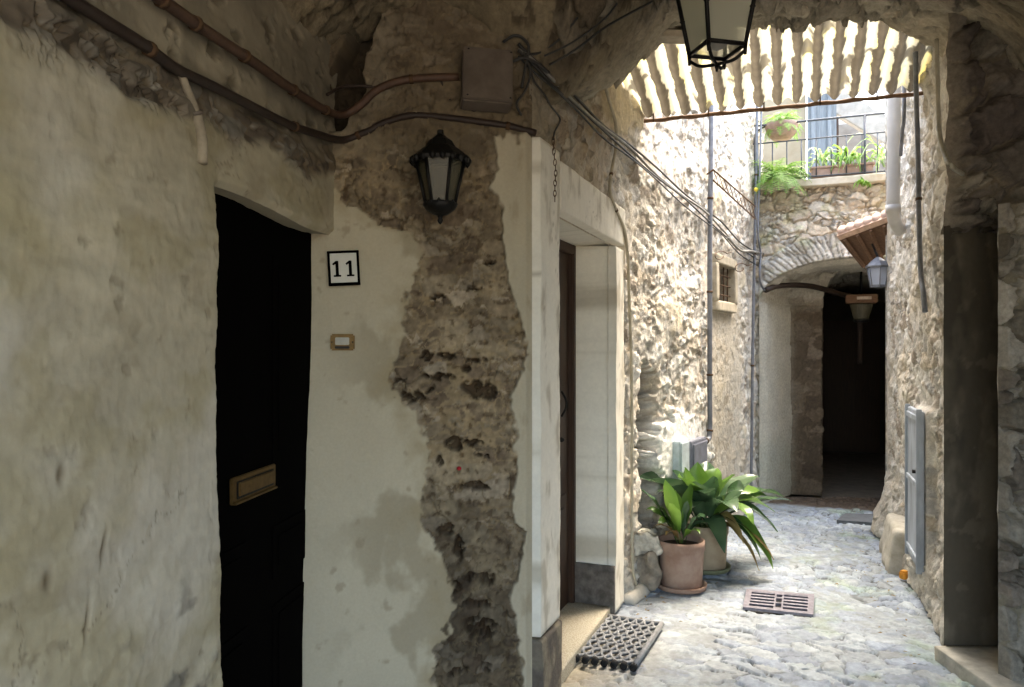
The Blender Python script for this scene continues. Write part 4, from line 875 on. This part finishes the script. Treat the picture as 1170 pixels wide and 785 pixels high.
run('conduit', M['dconduit'], .0145, [(45, -24), (85, 2), (130, 30), (165, 52), (200, 78), (240, 97), (285, 120), (330, 142), (365, 154), (392, 160), (418, 151), (440, 140), (470, 132), (505, 134), (545, 139), (580, 144), (612, 152)], .020, 'dark sagging conduit along the top of the plaster wall', 'conduit', clips=[.2, .45, .6, .93], wob=.004)
run('cable', M['dconduit'], .007, [(374, 108), (390, 100), (410, 98), (430, 100)], .012, 'short dark cable curling beside the brown conduit', 'cable')
run('cable', M['dconduit'], .006, [(504, 92), (508, 106), (520, 120), (540, 127), (556, 124)], .015, 'dark loop of cable under the grey box', 'cable')
run('stub_pipe', mat('plastered_pipe', (.34, .29, .21), .9, scale=12, bump=.5), [.012]*6+[.016]*200, [(204, 72), (212, 95), (222, 120), (226, 135), (231, 160), (231, 188)], .012, 'short plastered pipe stub on the left wall', 'pipe') if False else None
sp = spline([hit(*q, .014) for q in ((203, 74), (213, 100), (222, 122), (226, 136), (231, 162), (231, 187))], 6)
t = thing('wall_pipe', sp[-1][:], 'short plaster coated pipe stub coming down the left wall', 'pipe')
b = MB(); b.tube(sp, [.010 if i < 15 else .0145 for i in range(len(sp))], 10); b.build('tube', mat('plastered_pipe', (.30, .25, .18), .9, scale=25, bump=.6), t)
b = MB(); b.tube([sp[14], sp[16]], .019, 10); b.build('collar', M['boxgrey'], t)
wires = 'black wires bundled along the alley wall'
top = [(592, 50), (612, 68), (635, 90), (660, 114), (690, 142), (720, 166), (750, 193), (780, 218), (805, 238), (825, 256), (845, 276), (866, 288)]
for k, (dy, r, m, lb) in enumerate(((0, .007, 'cable', 'uppermost black wire of the bundle along the alley wall'), (5, .009, 'gcable', 'thick grey wire of the bundle along the alley wall'), (9, .006, 'cable', 'lower black wire of the bundle along the alley wall'), (14, .005, 'cable', 'lowest thin black wire of the bundle along the alley wall'))):
    P = []
    for i, (a, c_) in enumerate(top):
        yy = c_+dy+2.0*math.sin(i*1.9+k*2.1); P.append(hit(a, yy, .03+.008*k) if a < 625 else onA(a, yy, .05+.006*k))
    b = MB(); b.tube(spline(P, 6), r, 6); tag(b.build('wire', M[m]), lb, 'wire', wires)
run('wire', M['cable'], .005, [(628, 74), (660, 55), (690, 32), (722, 14), (745, 2)], .085, 'black wire climbing from the bundle across the arch', 'wire', dense=5)
run('wire', M['cable'], .004, [(622, 64), (655, 48), (690, 22), (705, 4)], .095, 'thin black wire crossing the arch toward the top edge', 'wire', dense=5)
run('wire', M['cable'], .004, [(606, 74), (610, 92), (622, 108), (630, 122), (640, 136), (634, 150), (632, 160)], .03, 'thin frayed wire hanging from the bundle above the pale lintel', 'wire', fn=lambda a, c_, o: onA(a, c_, o) if a > 612 else hit(a, c_, o))
for k, (pp, rr, lb) in enumerate((([(575, 48), (590, 40), (604, 52), (600, 78), (596, 100)], .006, 'dark cable looping right of the grey electrical box'), ([(598, 60), (606, 82), (600, 104), (590, 118), (596, 132)], .005, 'thin cable hanging below the corner of the grey electrical box'), ([(586, 70), (600, 66), (618, 76), (630, 88)], .007, 'thick cable leaving the right side of the grey electrical box'), ([(660, 20), (640, 44), (618, 60), (600, 62)], .005, 'thin cable coming down the arch to the grey electrical box'))):
    run('cable', M['cable'], rr, pp, .05, lb, 'cable', group='loose cables around the grey box', dense=5)
def chain():
    b = MB(); P = spline([onA(632, 158, .045), onA(633, 176, .06), onA(635, 195, .065), onA(634, 212, .065), onA(634, 230, .06)], 3)
    for i in range(len(P)-1):
        c = (P[i]+P[i+1])/2; l = (P[i+1]-P[i]).length*.72; a = i % 2*math.pi/2
        b.tube([c+Vector((math.cos(a)*.006*math.cos(q), math.sin(a)*.006*math.cos(q), l*math.sin(q)*.9)) for q in [2*math.pi*k/10 for k in range(11)]], .002, 5)
    tag(b.build('chain', M['rust']), 'rusty chain hanging beside the pale door lintel', 'chain')
chain()
run('cable', M['bcable'], .0095, [(690, 92), (696, 115), (703, 140), (704, 165), (699, 195), (697, 218), (704, 240), (713, 262), (717, 290), (719, 340), (721, 400), (722, 470), (722, 540), (722, 600), (723, 650), (727, 668)], .045, 'beige cable running down beside the white door surround', 'cable', fn=onA, clips=[.28, .4])
run('pipe', M['greypipe'], .020, [(814, 60), (813, 120), (812, 200), (811, 280), (811, 360), (811, 440), (811, 492), (808, 503), (797, 505)], .06, 'grey vertical pipe with a bottom elbow on the left alley wall', 'pipe', fn=onA, clips=[.3, .45, .6, .75, .88], n=10)
run('pipe', M['greypipe'], .014, [(867, 40), (865, 120), (864, 200), (862, 290), (860, 400), (859, 500), (858, 560)], .06, 'slim grey pipe at the far end of the left alley wall', 'pipe', fn=onA, clips=[.35, .5, .7], n=10)
run('pipe', M['greypipe'], .010, [(871, 40), (870, 120), (868, 200), (866, 262), (869, 290), (868, 318), (874, 332), (886, 336)], .10, 'bent conduit dropping beside the far arch', 'conduit', fn=onA)
run('cable', M['gcable'], .012, [(832, 272), (846, 286), (858, 287), (872, 290)], .09, 'grey cable looping toward the far arch', 'cable', fn=onA)
# lattice bracket
def bracket():
    b = MB(); A_, B_, C_, D_ = onA(815, 194, .10), onA(863, 236, .10), onA(815, 206, .10), onA(863, 250, .10)
    b.tube([A_, B_], .007, 6); b.tube([C_, D_], .007, 6)
    for k in range(9): u = k/9; v = (k+1)/9; b.tube([A_.lerp(B_, u), C_.lerp(D_, v)], .003, 5); b.tube([C_.lerp(D_, u), A_.lerp(B_, v)], .003, 5)
    b.tube([onA(808, 199, .03), A_], .007, 6); tag(b.build('lattice_bracket', M['rust']), 'thin rusty lattice bracket on the left wall above the barred window', 'bracket')
    for (cx_, cy_, lb) in ((825, 292, 'small curled iron bracket above the barred window'), (848, 306, 'small curled iron bracket right of the barred window')):
        b = MB(); b.tube([onA(cx_+7*(1-q)*math.cos(q*9)-5+16*q*q, cy_+6*(1-q)*math.sin(q*9)-4*q, .08) for q in [i/24 for i in range(25)]], .004, 5); tag(b.build('scroll_bracket', M['rust']), lb, 'bracket')
bracket()
# downpipe and conduits on the right
def onR2(a, c_, o): return onR(a, c_, o)
t = thing('downpipe', onR(1021, 250, .07)[:], 'thick pale grey downpipe on the right wall end', 'downpipe')
pts = [onR(1021.5, 20, .09), onR(1021.5, 120, .09), onR(1021, 190, .09), onR(1020.5, 238, .09), onR(1022, 252, .07), onR(1028, 264, .02)]
b = MB(); b.tube(spline(pts, 8), .043, 20); b.build('tube', M['palepipe'], t)
b = MB(); p = onR(1020.5, 240, .09); b.tube([p+Vector((0, 0, .035)), p-Vector((0, 0, .02))], .050, 20); b.build('collar', M['palepipe'], t)
run('conduit', M['greypipe'], .014, [(1046, 60), (1047, 110), (1049, 180), (1050, 250), (1052, 310), (1055, 335), (1057, 356)], .075, 'grey conduit hanging down the right wall beside the downpipe', 'conduit', fn=onR, clips=[.45])
run('conduit', M['greypipe'], .012, [(1033, 60), (1033, 130), (1031, 150), (1029, 178)], .08, 'short dark conduit behind the pale downpipe', 'conduit', fn=onR)
def onP(a, c_, o):
    return P3(a, c_, 3.95) if a < 1083 else P3(a, c_, 3.60)
b = MB(); b.tube(spline([onR(1070, 45, .08), onR(1071, 80, .08), onR(1072, 120, .08), onR(1074, 155, .08), onR(1080, 178, .09), onR(1087, 190, .12), P3(1100, 199, 3.62)], 8), .010, 8); tag(b.build('cable', M['bcable']), 'beige cable bending toward the dark pier on the right', 'cable')

# ------------------------------------------------------------------ tiled canopy and the two far lamps
def canopy():
    c = P3(990, 280, 6.62); t = thing('tiled_canopy', c[:], 'small brown tiled canopy beside the downpipe over the far archway', 'canopy')
    e0, e1 = P3(958, 273, 6.75), P3(1018, 252, 6.35); i0, i1 = P3(985, 306, 6.95), P3(1022, 285, 6.6)
    up = Vector((0, 0, .05)); b = MB()
    V = [e0, e1, e1+up*1.2, e0+up, i0, i1, i1+up*1.2, i0+up*1.0]
    b.add(V, [(0, 1, 2, 3), (4, 5, 6, 7), (0, 3, 7, 4), (1, 2, 6, 5), (3, 2, 6, 7), (0, 1, 5, 4)], False); b.build('roof_deck', M['wood'], t)
    b = MB()
    for k in range(6):
        u = (k+.5)/6; p = e0.lerp(e1, u)+up*1.3; q = i0.lerp(i1, u)+up*1.6; b.tube([p+(p-q)*.05, q], [.045, .04], 10)
    b.build('tile', M['tile'], t)
    b = MB(); b.tube([e0+Vector((0, -.01, .02)), e1+Vector((0, -.01, .03))], .035, 4, sm=False); b.build('fascia', mat('peach_board', (.50, .34, .25), .8), t)
    b = MB()
    for k in range(4): u = (k+.5)/4; b.tube([e0.lerp(e1, u)-up*.5, i0.lerp(i1, u)-up*.5], .018, 4, sm=False)
    b.build('rafter', M['wood'], t)
canopy()
def far_lamp(c, s, label, capm, gm, nm):
    t = thing(nm, c[:], label, 'lantern'); x, y, z = c
    b = MB(); b.lathe((x, y, z), [(.10*s, .0), (.105*s, .015*s), (.06*s, .06*s), (.02*s, .09*s), (0, .10*s)], 6, .3, False); b.build('cap', capm, t)
    b = MB(); b.lathe((x, y, z), [(.085*s, 0), (.06*s, -.16*s), (0, -.17*s)], 6, .3, False); b.build('glass', gm, t)
    b = MB()
    for k in range(6): a = .3+math.pi*k/3; b.tube([(x+.088*s*math.cos(a), y+.088*s*math.sin(a), z), (x+.062*s*math.cos(a), y+.062*s*math.sin(a), z-.16*s)], .005*s, 5)
    b.lathe((x, y, z-.16*s), [(.066*s, .01), (.066*s, -.008), (0, -.02)], 6, .3, False); b.build('frame', capm, t); return t
t = far_lamp(P3(1003, 306, 6.5), 1.0, 'bluish glass lantern under the tiled canopy', M['greypipe'], M['frost3'], 'lantern')
b = MB(); p = P3(1003, 306, 6.5); b.tube([p+Vector((0, 0, .09)), p+Vector((0, .1, .22))], .010, 6); b.build('hanger', M['iron'], t)
def tunnel_lamp():
    c = P3(984, 345, 7.9); x, y, z = c
    t = thing('ceiling_lamp', c[:], 'old glass lamp on a brown block under the far vault', 'lamp')
    b = MB(); b.box((x, y, z+.03), (.30, .20, .09), fa, None, .008); b.build('mount_block', M['wood'], t)
    b = MB(); b.box(fw(0, 0, 0)*0+Vector((x-.02, y-.11, z+.035)), (.14, .01, .03), fa, None, .002); b.build('label_plate', mat('pale_plate', (.5, .42, .36), .6), t)
    b = MB(); b.lathe((x, y, z), [(.10, -.02), (.115, -.03), (.10, -.09), (.075, -.17), (.07, -.19), (0, -.20)], 20); b.build('glass', M['frost'], t)
    b = MB(); b.lathe((x, y, z), [(.078, -.18), (.082, -.195), (.07, -.215), (0, -.22)], 20); b.build('rim', M['iron'], t)
    b = MB(); b.tube([(x, y, z+.07), (x, y, z+.40)], .012, 6); b.build('hanger', M['iron'], t)
tunnel_lamp()

# ------------------------------------------------------------------ things on the ground
def mat_rubber():
    P = [gnd(648, 751, .02), gnd(724, 763, .02), gnd(756, 714, .02), gnd(690, 704, .02)]
    def q(u, v): return (P[0].lerp(P[1], u)).lerp(P[3].lerp(P[2], u), v)+Vector((0, 0, .004))
    t = thing('doormat', q(.5, .5)[:], 'grey openwork rubber doormat lying before the white door surround', 'doormat')
    b = MB(); n = 7
    for k in range(n):
        u0 = (k+.5)/n; s_ = 1 if k % 2 else -1
        for sg in (1, -1): b.tube([q(u0+sg*s_*.5/n*1.05*math.cos(v*6*math.pi), .02+.96*v)+Vector((0, 0, .004*math.cos(v*12*math.pi))) for v in [i/48 for i in range(49)]], .0095, 6)
    b.build('mesh', M['rubber'], t)
    b = MB()
    for u in (.0, 1.0): b.tube([q(u, 0), q(u, 1)], .017, 6)
    b.tube([q(0, 1), q(1, 1)], .013, 6); b.build('edge_strip', M['rubber'], t)
    b = MB()
    for k in range(8): b.tube([q(k/7, -.025)+Vector((0, 0, -.002)), q(k/7, .02)], .018, 8)
    b.build('foot', M['hole'], t)
mat_rubber()
def grate():
    P = [gnd(851, 694, .0), gnd(927, 702, .0), gnd(928, 680, .0), gnd(855, 674, .0)]
    def q(u, v, z=0): return (P[0].lerp(P[1], u)).lerp(P[3].lerp(P[2], u), v)+Vector((0, 0, z))
    t = thing('drain_grate', q(.5, .5)[:], 'rectangular cast iron drain grate set in the paving before the pots', 'drain grate')
    b = MB()
    def bar(u0, u1, v0, v1, z0=-.012, z1=.004): V = [q(u, v, z) for z in (z0, z1) for (u, v) in ((u0, v0), (u1, v0), (u1, v1), (u0, v1))]; b.add(V, [(0, 1, 2, 3), (4, 5, 6, 7), (0, 1, 5, 4), (1, 2, 6, 5), (2, 3, 7, 6), (3, 0, 4, 7)], False)
    bar(-.03, 1.03, -.02, .09); bar(-.03, 1.03, .91, 1.03); bar(-.03, .06, .09, .91); bar(.94, 1.03, .09, .91)
    for k in range(5): v = .09+.82*(k+.5)/5; bar(.06, .43, v+.045, v+.115, -.012, .002); bar(.57, .94, v+.045, v+.115, -.012, .002)
    bar(.43, .455, .09, .91); bar(.545, .57, .09, .91)
    for v in (.09, .36, .64, .85): bar(.455, .545, v, v+.06)
    b.build('grating', M['castiron'], t)
    b = MB(); V = [q(u, v, -.03) for (u, v) in ((0, 0), (1, 0), (1, 1), (0, 1))]; b.add(V, [(0, 1, 2, 3)], False); b.build('pit', M['hole'], t)
grate()
b = MB(); V = [gnd(956, 597, .0), gnd(1000, 600, .0), gnd(1003, 590, .0), gnd(966, 589, .0)]; c = sum(V, Vector())/4
b.add([v+Vector((0, 0, z)) for z in (-.01, .022) for v in V], [(0, 1, 2, 3), (4, 5, 6, 7), (0, 1, 5, 4), (1, 2, 6, 5), (2, 3, 7, 6), (3, 0, 4, 7)], False)
tag(b.build('manhole_cover', mat('slate_cover', (.11, .12, .13), .6, scale=20)), 'dark flat cover in the paving at the foot of the right wall by the archway', 'manhole cover')
p = gnd(1033, 662, 0); b = MB(); b.box(p+Vector((0, 0, .028)), (.050, .045, .050), .5, None, .006); b.box(p+Vector((0, 0, .056)), (.040, .036, .008), .5, None, .003); tag(b.build('orange_box', M['orange']), 'tiny orange box lying on the cobbles below the blue cupboard', 'box')
b = MB(); p = gnd(1028, 640, 0); block(b, (2.83, 5.46, .12), (.16, .62, .34), R(-22), .02, .45, 31, 14, 5, Matrix.Rotation(R(10), 4, 'Y')); tag(b.build('kerb_boulder', mat('pale_boulder', (.38, .35, .28), .9, scale=14, col2=(.52, .49, .42), bump=.6, dist=.006)), 'pale wheel guard stone leaning on the right wall below the cupboard', 'stone')
p = None
spots = [((737, 648), .17, .20, 'angular pale stone behind the front pot near the ground'), ((738, 618), .16, .13, 'upper flat stone of the rubble heap behind the front pot'), ((757, 590), .20, .12, 'highest white stone in the rubble heap left of the pots'), ((748, 655), .12, .15, 'dark small stone wedged against the front pot')]
for k, ((a, c_), w_, h_, lb) in enumerate(spots):
    p = onA(a, c_, .035); b = MB(); block(b, (p.x, p.y, p.z), (w_, .16, h_), ang+.3*k, .045, .3, 40+k, 14, 9); tag(b.build('rubble_stone', mat('heap_stone', (.24, .21, .17) if k in (0, 3) else (.50, .47, .40), .9, scale=14, bump=.7, dist=.01, vary=.35)), lb, 'stone', 'loose stones heaped at the wall foot')
# concrete fillet running from the surround to the heap
b = MB(); p0, p1 = onwall(sA(4.6), .02, .0), onwall(sA(5.2), .02, .0); b.tube(spline([onwall(sA(4.58), .04, .0), onwall(sA(4.75), .05, .01), onwall(sA(5.0), .04, .02), onwall(sA(5.25), .04, .0)]), .05, 10); tag(b.build('cement_fillet', mat('pale_cement', (.48, .46, .41), .85, scale=10)), 'pale cement fillet along the wall foot left of the pots', 'kerb')
# meter cupboards
t = thing('meter_box', onA(768, 548, .05)[:], 'pale blue narrow meter cupboard behind the plants', 'meter box')
b = MB(); b.box(onwall(sA(5.41), .05, .72), (.20, .07, .36), a2, None, .006); b.build('case', M['lightblue'], t); b = MB(); b.box(onwall(sA(5.41), .09, .72), (.17, .012, .33), a2, None, .003); b.build('door', M['lightblue'], t)
t = thing('meter_box', onA(786, 548, .05)[:], 'dark slate meter cupboard behind the plants', 'meter box')
b = MB(); b.box(onwall(sA(5.72), .05, .70), (.38, .07, .34), a2, None, .006); b.build('case', M['darkblue'], t); b = MB(); b.box(onwall(sA(5.72), .09, .70), (.33, .012, .29), a2, None, .003); b.build('door', M['darkblue'], t)

# ------------------------------------------------------------------ plants
def leaf(mb, base, mid, tip, wdt, n=14, fold=.35, seed=0):
    """long pointed blade: base point, bend point and tip"""
    rs = random.Random(seed); P = []
    for i in range(n+1): t = i/n; P.append((1-t)**2*base+2*t*(1-t)*mid+t*t*tip)
    V = []
    tw = rs.uniform(-.7, .7)
    for i, p in enumerate(P):
        t = i/n; d = (P[min(i+1, n)]-P[max(i-1, 0)]).normalized(); sd = d.cross(Vector((0, 0, 1))); sd = sd.normalized() if sd.length > .05 else Vector((1, 0, 0)); nm = sd.cross(d).normalized()
        a = tw*t; sd2 = sd*math.cos(a)+nm*math.sin(a); nm2 = nm*math.cos(a)-sd*math.sin(a)
        w_ = wdt*max(.03, (math.sin(math.pi*min(1, max(0, (t-.18)/.82))**.85))**.8 if t > .18 else .04)*.72
        wav = .006*math.sin(t*17+seed)
        for s_ in (-1, -.5, 0, .5, 1): V.append(p+sd2*w_*s_+nm2*(w_*fold*abs(s_)+wav*abs(s_)))
    mb.add(V, [(i*5+j, i*5+j+1, (i+1)*5+j+1, (i+1)*5+j) for i in range(n) for j in range(4)])
def pot(t, c, r, h, m, saucer=True, sm=None):
    b = MB(); x, y, z = c
    b.lathe((x, y, z+.02), [(r*.86, 0), (r*.89, .01), (r*.955, h*.72), (r*.965, h*.78), (r*1.0, h*.80), (r*1.01, h*.9), (r, h), (r*.93, h), (r*.90, h*.86), (0, h*.86)], 48); p = b.build('pot', m, t)
    if saucer:
        b = MB(); b.lathe((x, y, z), [(r*.85, 0), (r*1.06, .012), (r*1.10, .038), (r*1.06, .042), (r*.98, .018), (0, .016)], 48); b.build('saucer', sm or m, t)
    b = MB(); n = 26; b.lathe((x, y, z+.02+h*.875), [(r*.90, 0), (r*.6, .008), (r*.3, .004), (0, .01)], n); b.build('soil', M['soil'], t)
def aspidistra():
    # front pot
    c = Vector((1.10, 4.84, 0.0)); t = thing('potted_plant', c[:], 'front terracotta pot on a saucer with a few short leaves', 'potted plant')
    pot(t, c, .150, .30, M['terra'])
    zt = .29; base = c+Vector((0, 0, zt)); b = MB(); b2 = MB()
    def L(px, py, d, mid_up, wdt, bb, seed, ox=0): tip = P3(px, py, d); bs = base+Vector((ox, 0, 0)); mid = bs.lerp(tip, .55)+Vector((0, 0, mid_up)); leaf(bb, bs, mid, tip, wdt, seed=seed)
    L(772, 560, 4.84, .05, .055, b2, 1); L(752, 598, 4.75, .12, .05, b2, 2, -.01); L(748, 583, 4.9, .16, .045, b2, 3, -.02); L(806, 592, 4.7, .14, .05, b, 4, .02); L(786, 572, 4.8, .05, .05, b, 5, .01); L(738, 582, 4.95, .12, .05, b2, 6); L(812, 604, 4.95, .16, .045, b, 7)
    L(760, 548, 4.7, .04, .065, b2, 8, -.01); L(790, 552, 4.9, .05, .06, b2, 9, .01); L(732, 560, 4.85, .10, .06, b, 10, -.02); L(765, 575, 4.6, .08, .05, b2, 11); L(800, 610, 4.65, .10, .04, b2, 12)
    b.build('leaves', M['leaf'], t); b2.build('leaves', M['leafy'], t)
    b3 = MB(); L(760, 612, 4.65, .10, .03, b3, 13); L(745, 604, 4.8, .12, .025, b3, 14); b3.build('withered_leaves', M['dry'], t)
    # back pot
    c = Vector((1.36, 5.26, 0)); t = thing('potted_plant', c[:], 'rear terracotta pot with long drooping broad leaves', 'potted plant')
    pot(t, c, .165, .31, M['terra2'], True, mat('mossy_saucer', (.16, .17, .10), .9)); base = c+Vector((0, 0, .30)); b = MB(); b2 = MB()
    spec = [(730, 545, 5.0, .16, .09, 0), (750, 563, 4.8, .2, .085, 0), (768, 538, 5.2, .1, .08, 0), (782, 534, 5.1, .0, .085, 1), (797, 528, 5.3, .0, .085, 1), (808, 527, 5.6, .05, .09, 0), (790, 580, 4.85, .22, .08, 0), (795, 550, 4.9, .05, .075, 0), (815, 545, 5.0, .05, .08, 0), (840, 543, 5.2, .12, .085, 1), (868, 545, 5.4, .18, .10, 0), (850, 560, 5.0, .2, .09, 0), (876, 566, 5.5, .2, .08, 1), (896, 568, 5.6, .26, .085, 0), (885, 585, 5.2, .28, .09, 1), (888, 608, 5.1, .34, .085, 0), (883, 650, 5.0, .42, .075, 1), (870, 640, 4.95, .38, .06, 0), (862, 600, 4.9, .3, .08, 1), (828, 632, 4.95, .33, .06, 0), (842, 585, 4.8, .26, .08, 0), (760, 590, 5.1, .22, .07, 0), (774, 558, 5.35, .1, .08, 1), (830, 560, 5.5, .15, .085, 1), (855, 575, 5.7, .2, .08, 0), (740, 570, 5.2, .2, .075, 0), (820, 575, 5.1, .15, .07, 0), (808, 560, 4.8, .12, .075, 0)]
    for k, (a, c_, d, mu, w_, kind) in enumerate(spec):
        tip = P3(a, c_, d); bs = base+Vector((random.uniform(-.05, .05), random.uniform(-.05, .05), -.02)); mid = bs.lerp(tip, .5)+Vector((0, 0, mu*.75+.05)); leaf(b2 if kind else b, bs, mid, tip, w_*1.55, seed=20+k)
    for k, (a, c_, d, w_) in enumerate([(728, 552, 5.3, .09), (745, 548, 5.0, .09), (738, 560, 5.5, .08), (775, 545, 4.8, .09), (905, 572, 5.7, .07), (845, 552, 5.6, .09), (820, 535, 5.4, .09)]):
        tip = P3(a, c_, d); bs = base+Vector((random.uniform(-.05, .05), random.uniform(-.05, .05), -.02)); leaf(b if k % 3 else b2, bs, bs.lerp(tip, .45)+Vector((0, 0, .16)), tip, w_*1.4, seed=90+k)
    b.build('leaves', M['leaf'], t); b2.build('leaves', M['leafy'], t)
    b3 = MB()
    for k, (a, c_, d) in enumerate([(884, 640, 5.0), (850, 622, 4.95), (868, 652, 5.05)]): tip = P3(a, c_, d); leaf(b3, base, base.lerp(tip, .5)+Vector((0, 0, .28)), tip, .05, seed=130+k)
    b3.build('withered_leaves', M['dry'], t)
aspidistra()
def fern(t, c, n, ln, droop, seed, name='leaves'):
    rs = random.Random(seed); b = MB()
    for k in range(n):
        a = rs.uniform(0, 2*math.pi); el = rs.uniform(.1, 1.2); l = ln*rs.uniform(.6, 1.1); p = Vector(c); d = Vector((math.cos(a)*math.cos(el), math.sin(a)*math.cos(el), math.sin(el))); P = [p.copy()]; m = 16
        for i in range(m): p = p+d*l/m; d = (d+Vector((0, 0, -droop*l/m*6))).normalized(); P.append(p.copy())
        b.tube(P, .0018, 4)
        for i in range(2, m):
            dd = (P[i+1]-P[i]).normalized() if i < m else d; sd = dd.cross(Vector((0, 0, 1))); sd = sd.normalized() if sd.length > .1 else Vector((1, 0, 0)); pl = l*.17*math.sin(math.pi*(i/m)**.8)+.006
            for s_ in (-1, 1):
                q = P[i]; tipp = q+sd*s_*pl+dd*pl*.35+Vector((0, 0, rs.uniform(-.25, .1)*pl)); w_ = dd*(l/m*.24); b.add([q-w_, q+w_, tipp+w_*.25, tipp-w_*.2], [(0, 1, 2, 3)], False)
    return b.build(name, M['fern'], t)
def balcony_plants():
    c = P3(893, 148, 7.45); t = thing('hanging_plant', c[:], 'fern in the round terracotta pot at the top left of the balcony railing', 'potted plant')
    b = MB(); b.lathe(c[:], [(0, -.10), (.09, -.095), (.135, -.05), (.155, .02), (.165, .05), (.15, .055), (.14, .03), (0, .03)], 32); b.build('pot', M['terra'], t)
    fern(t, c+Vector((0, 0, .05)), 80, .27, 1.5, 1)
    b = MB(); b.tube([c+Vector((-.15, 0, .04)), fw(-.03, -.1, c.z+.02)], .008, 6); b.build('bracket', M['iron'], t)
    c = P3(888, 208, 7.35); t = thing('fern', c[:], 'bright fern spilling over the left end of the balcony ledge', 'fern')
    fern(t, c+Vector((0, 0, .03)), 100, .40, .9, 2); b = MB(); b.lathe((c+Vector((0, .05, -.02)))[:], [(.06, -.03), (.09, .05), (.08, .05), (0, .04)], 20); b.build('pot', M['terra'], t)
    def spider(c, n, ln, seed, label, m, w=.014):
        t = thing('spider_plant', c[:], label, 'plant', 'plants along the balcony ledge'); rs = random.Random(seed); b = MB()
        for k in range(n):
            a = rs.uniform(0, 6.28); l = ln*rs.uniform(.6, 1.15); o = Vector((math.cos(a), math.sin(a)*.7, 0)); up = rs.uniform(.5, 1.2)*l
            leaf(b, c+o*.01, c+o*l*.35+Vector((0, 0, up)), c+o*l*rs.uniform(.6, 1)+Vector((0, 0, up*rs.uniform(-.4, .7))), w, 8, .2, k+seed)
        b.build('leaves', m, t)
        return t
    bx = fw(.80, .0, 3.28); t = thing('planter', bx[:], 'long terracotta planter on the balcony ledge', 'planter'); b = MB(); b.box(bx, (.55, .14, .11), fa, None, .012); b.box(bx+Vector((0, 0, .055)), (.58, .17, .022), fa, None, .005); b.build('trough', M['terra'], t)
    b = MB(); b.box(bx+Vector((0, 0, .062)), (.52, .12, .014), fa); b.build('soil', M['soil'], t)
    spider(fw(.62, .02, 3.34), 34, .27, 5, 'pale variegated spider plant at the left of the long planter', M['spider'])
    spider(fw(.86, .02, 3.34), 36, .27, 6, 'bushy green plant in the middle of the long planter', M['fern'], .022)
    spider(fw(1.18, .02, 3.30), 36, .46, 7, 'tall arching plant right of the long planter', M['spider'], .018)
    spider(fw(.42, .06, 3.24), 22, .18, 8, 'small trailing spider plant left of the planter beside the fern', M['spider'])
    spider(fw(1.45, .03, 3.24), 18, .17, 9, 'low green plant at the right end of the ledge by the downpipe', M['fern'], .03)
    spider(fw(.98, .16, 3.10), 20, .12, 10, 'light green tuft hanging below the middle of the ledge', M['fern'], .02)
balcony_plants()
b = MB(); p = P3(864, 217, 7.2); b.lathe(p[:], [(0, -.02), (.018, -.008), (.022, .006), (.012, .02), (0, .022)], 12); tag(b.build('insulator', mat('yellow_plastic', (.65, .5, .05), .5)), 'tiny yellow insulator on the pipe beside the ledge fern', 'insulator')

# ------------------------------------------------------------------ dead leaves and grit gathered on the paving
def litter():
    rs = random.Random(3); b = MB()
    for k in range(150):
        u = rs.random(); y = 3.6+3.6*u
        x = (Ax(y)+.12+abs(rs.gauss(0, .16))) if rs.random() < .5 else (Rx(y)-.14-abs(rs.gauss(0, .16)))
        s_ = rs.uniform(.006, .017); a = rs.uniform(0, 6.28); z = .012
        d = Vector((math.cos(a), math.sin(a), rs.uniform(-.2, .2)))*s_; n_ = Vector((-math.sin(a), math.cos(a), rs.uniform(-.3, .3)))*s_*.45; c = Vector((x, y, z))
        b.add([c-d, c+n_+Vector((0, 0, .003)), c+d, c-n_+Vector((0, 0, .004))], [(0, 1, 2, 3)], False)
    tag(b.build('fallen_leaves', mat('dry_leaf', (.16, .10, .04), .8, scale=30, col2=(.30, .22, .08))), 'dry leaf scraps and grit scattered on the paving', 'leaf litter', kind='stuff')
litter()
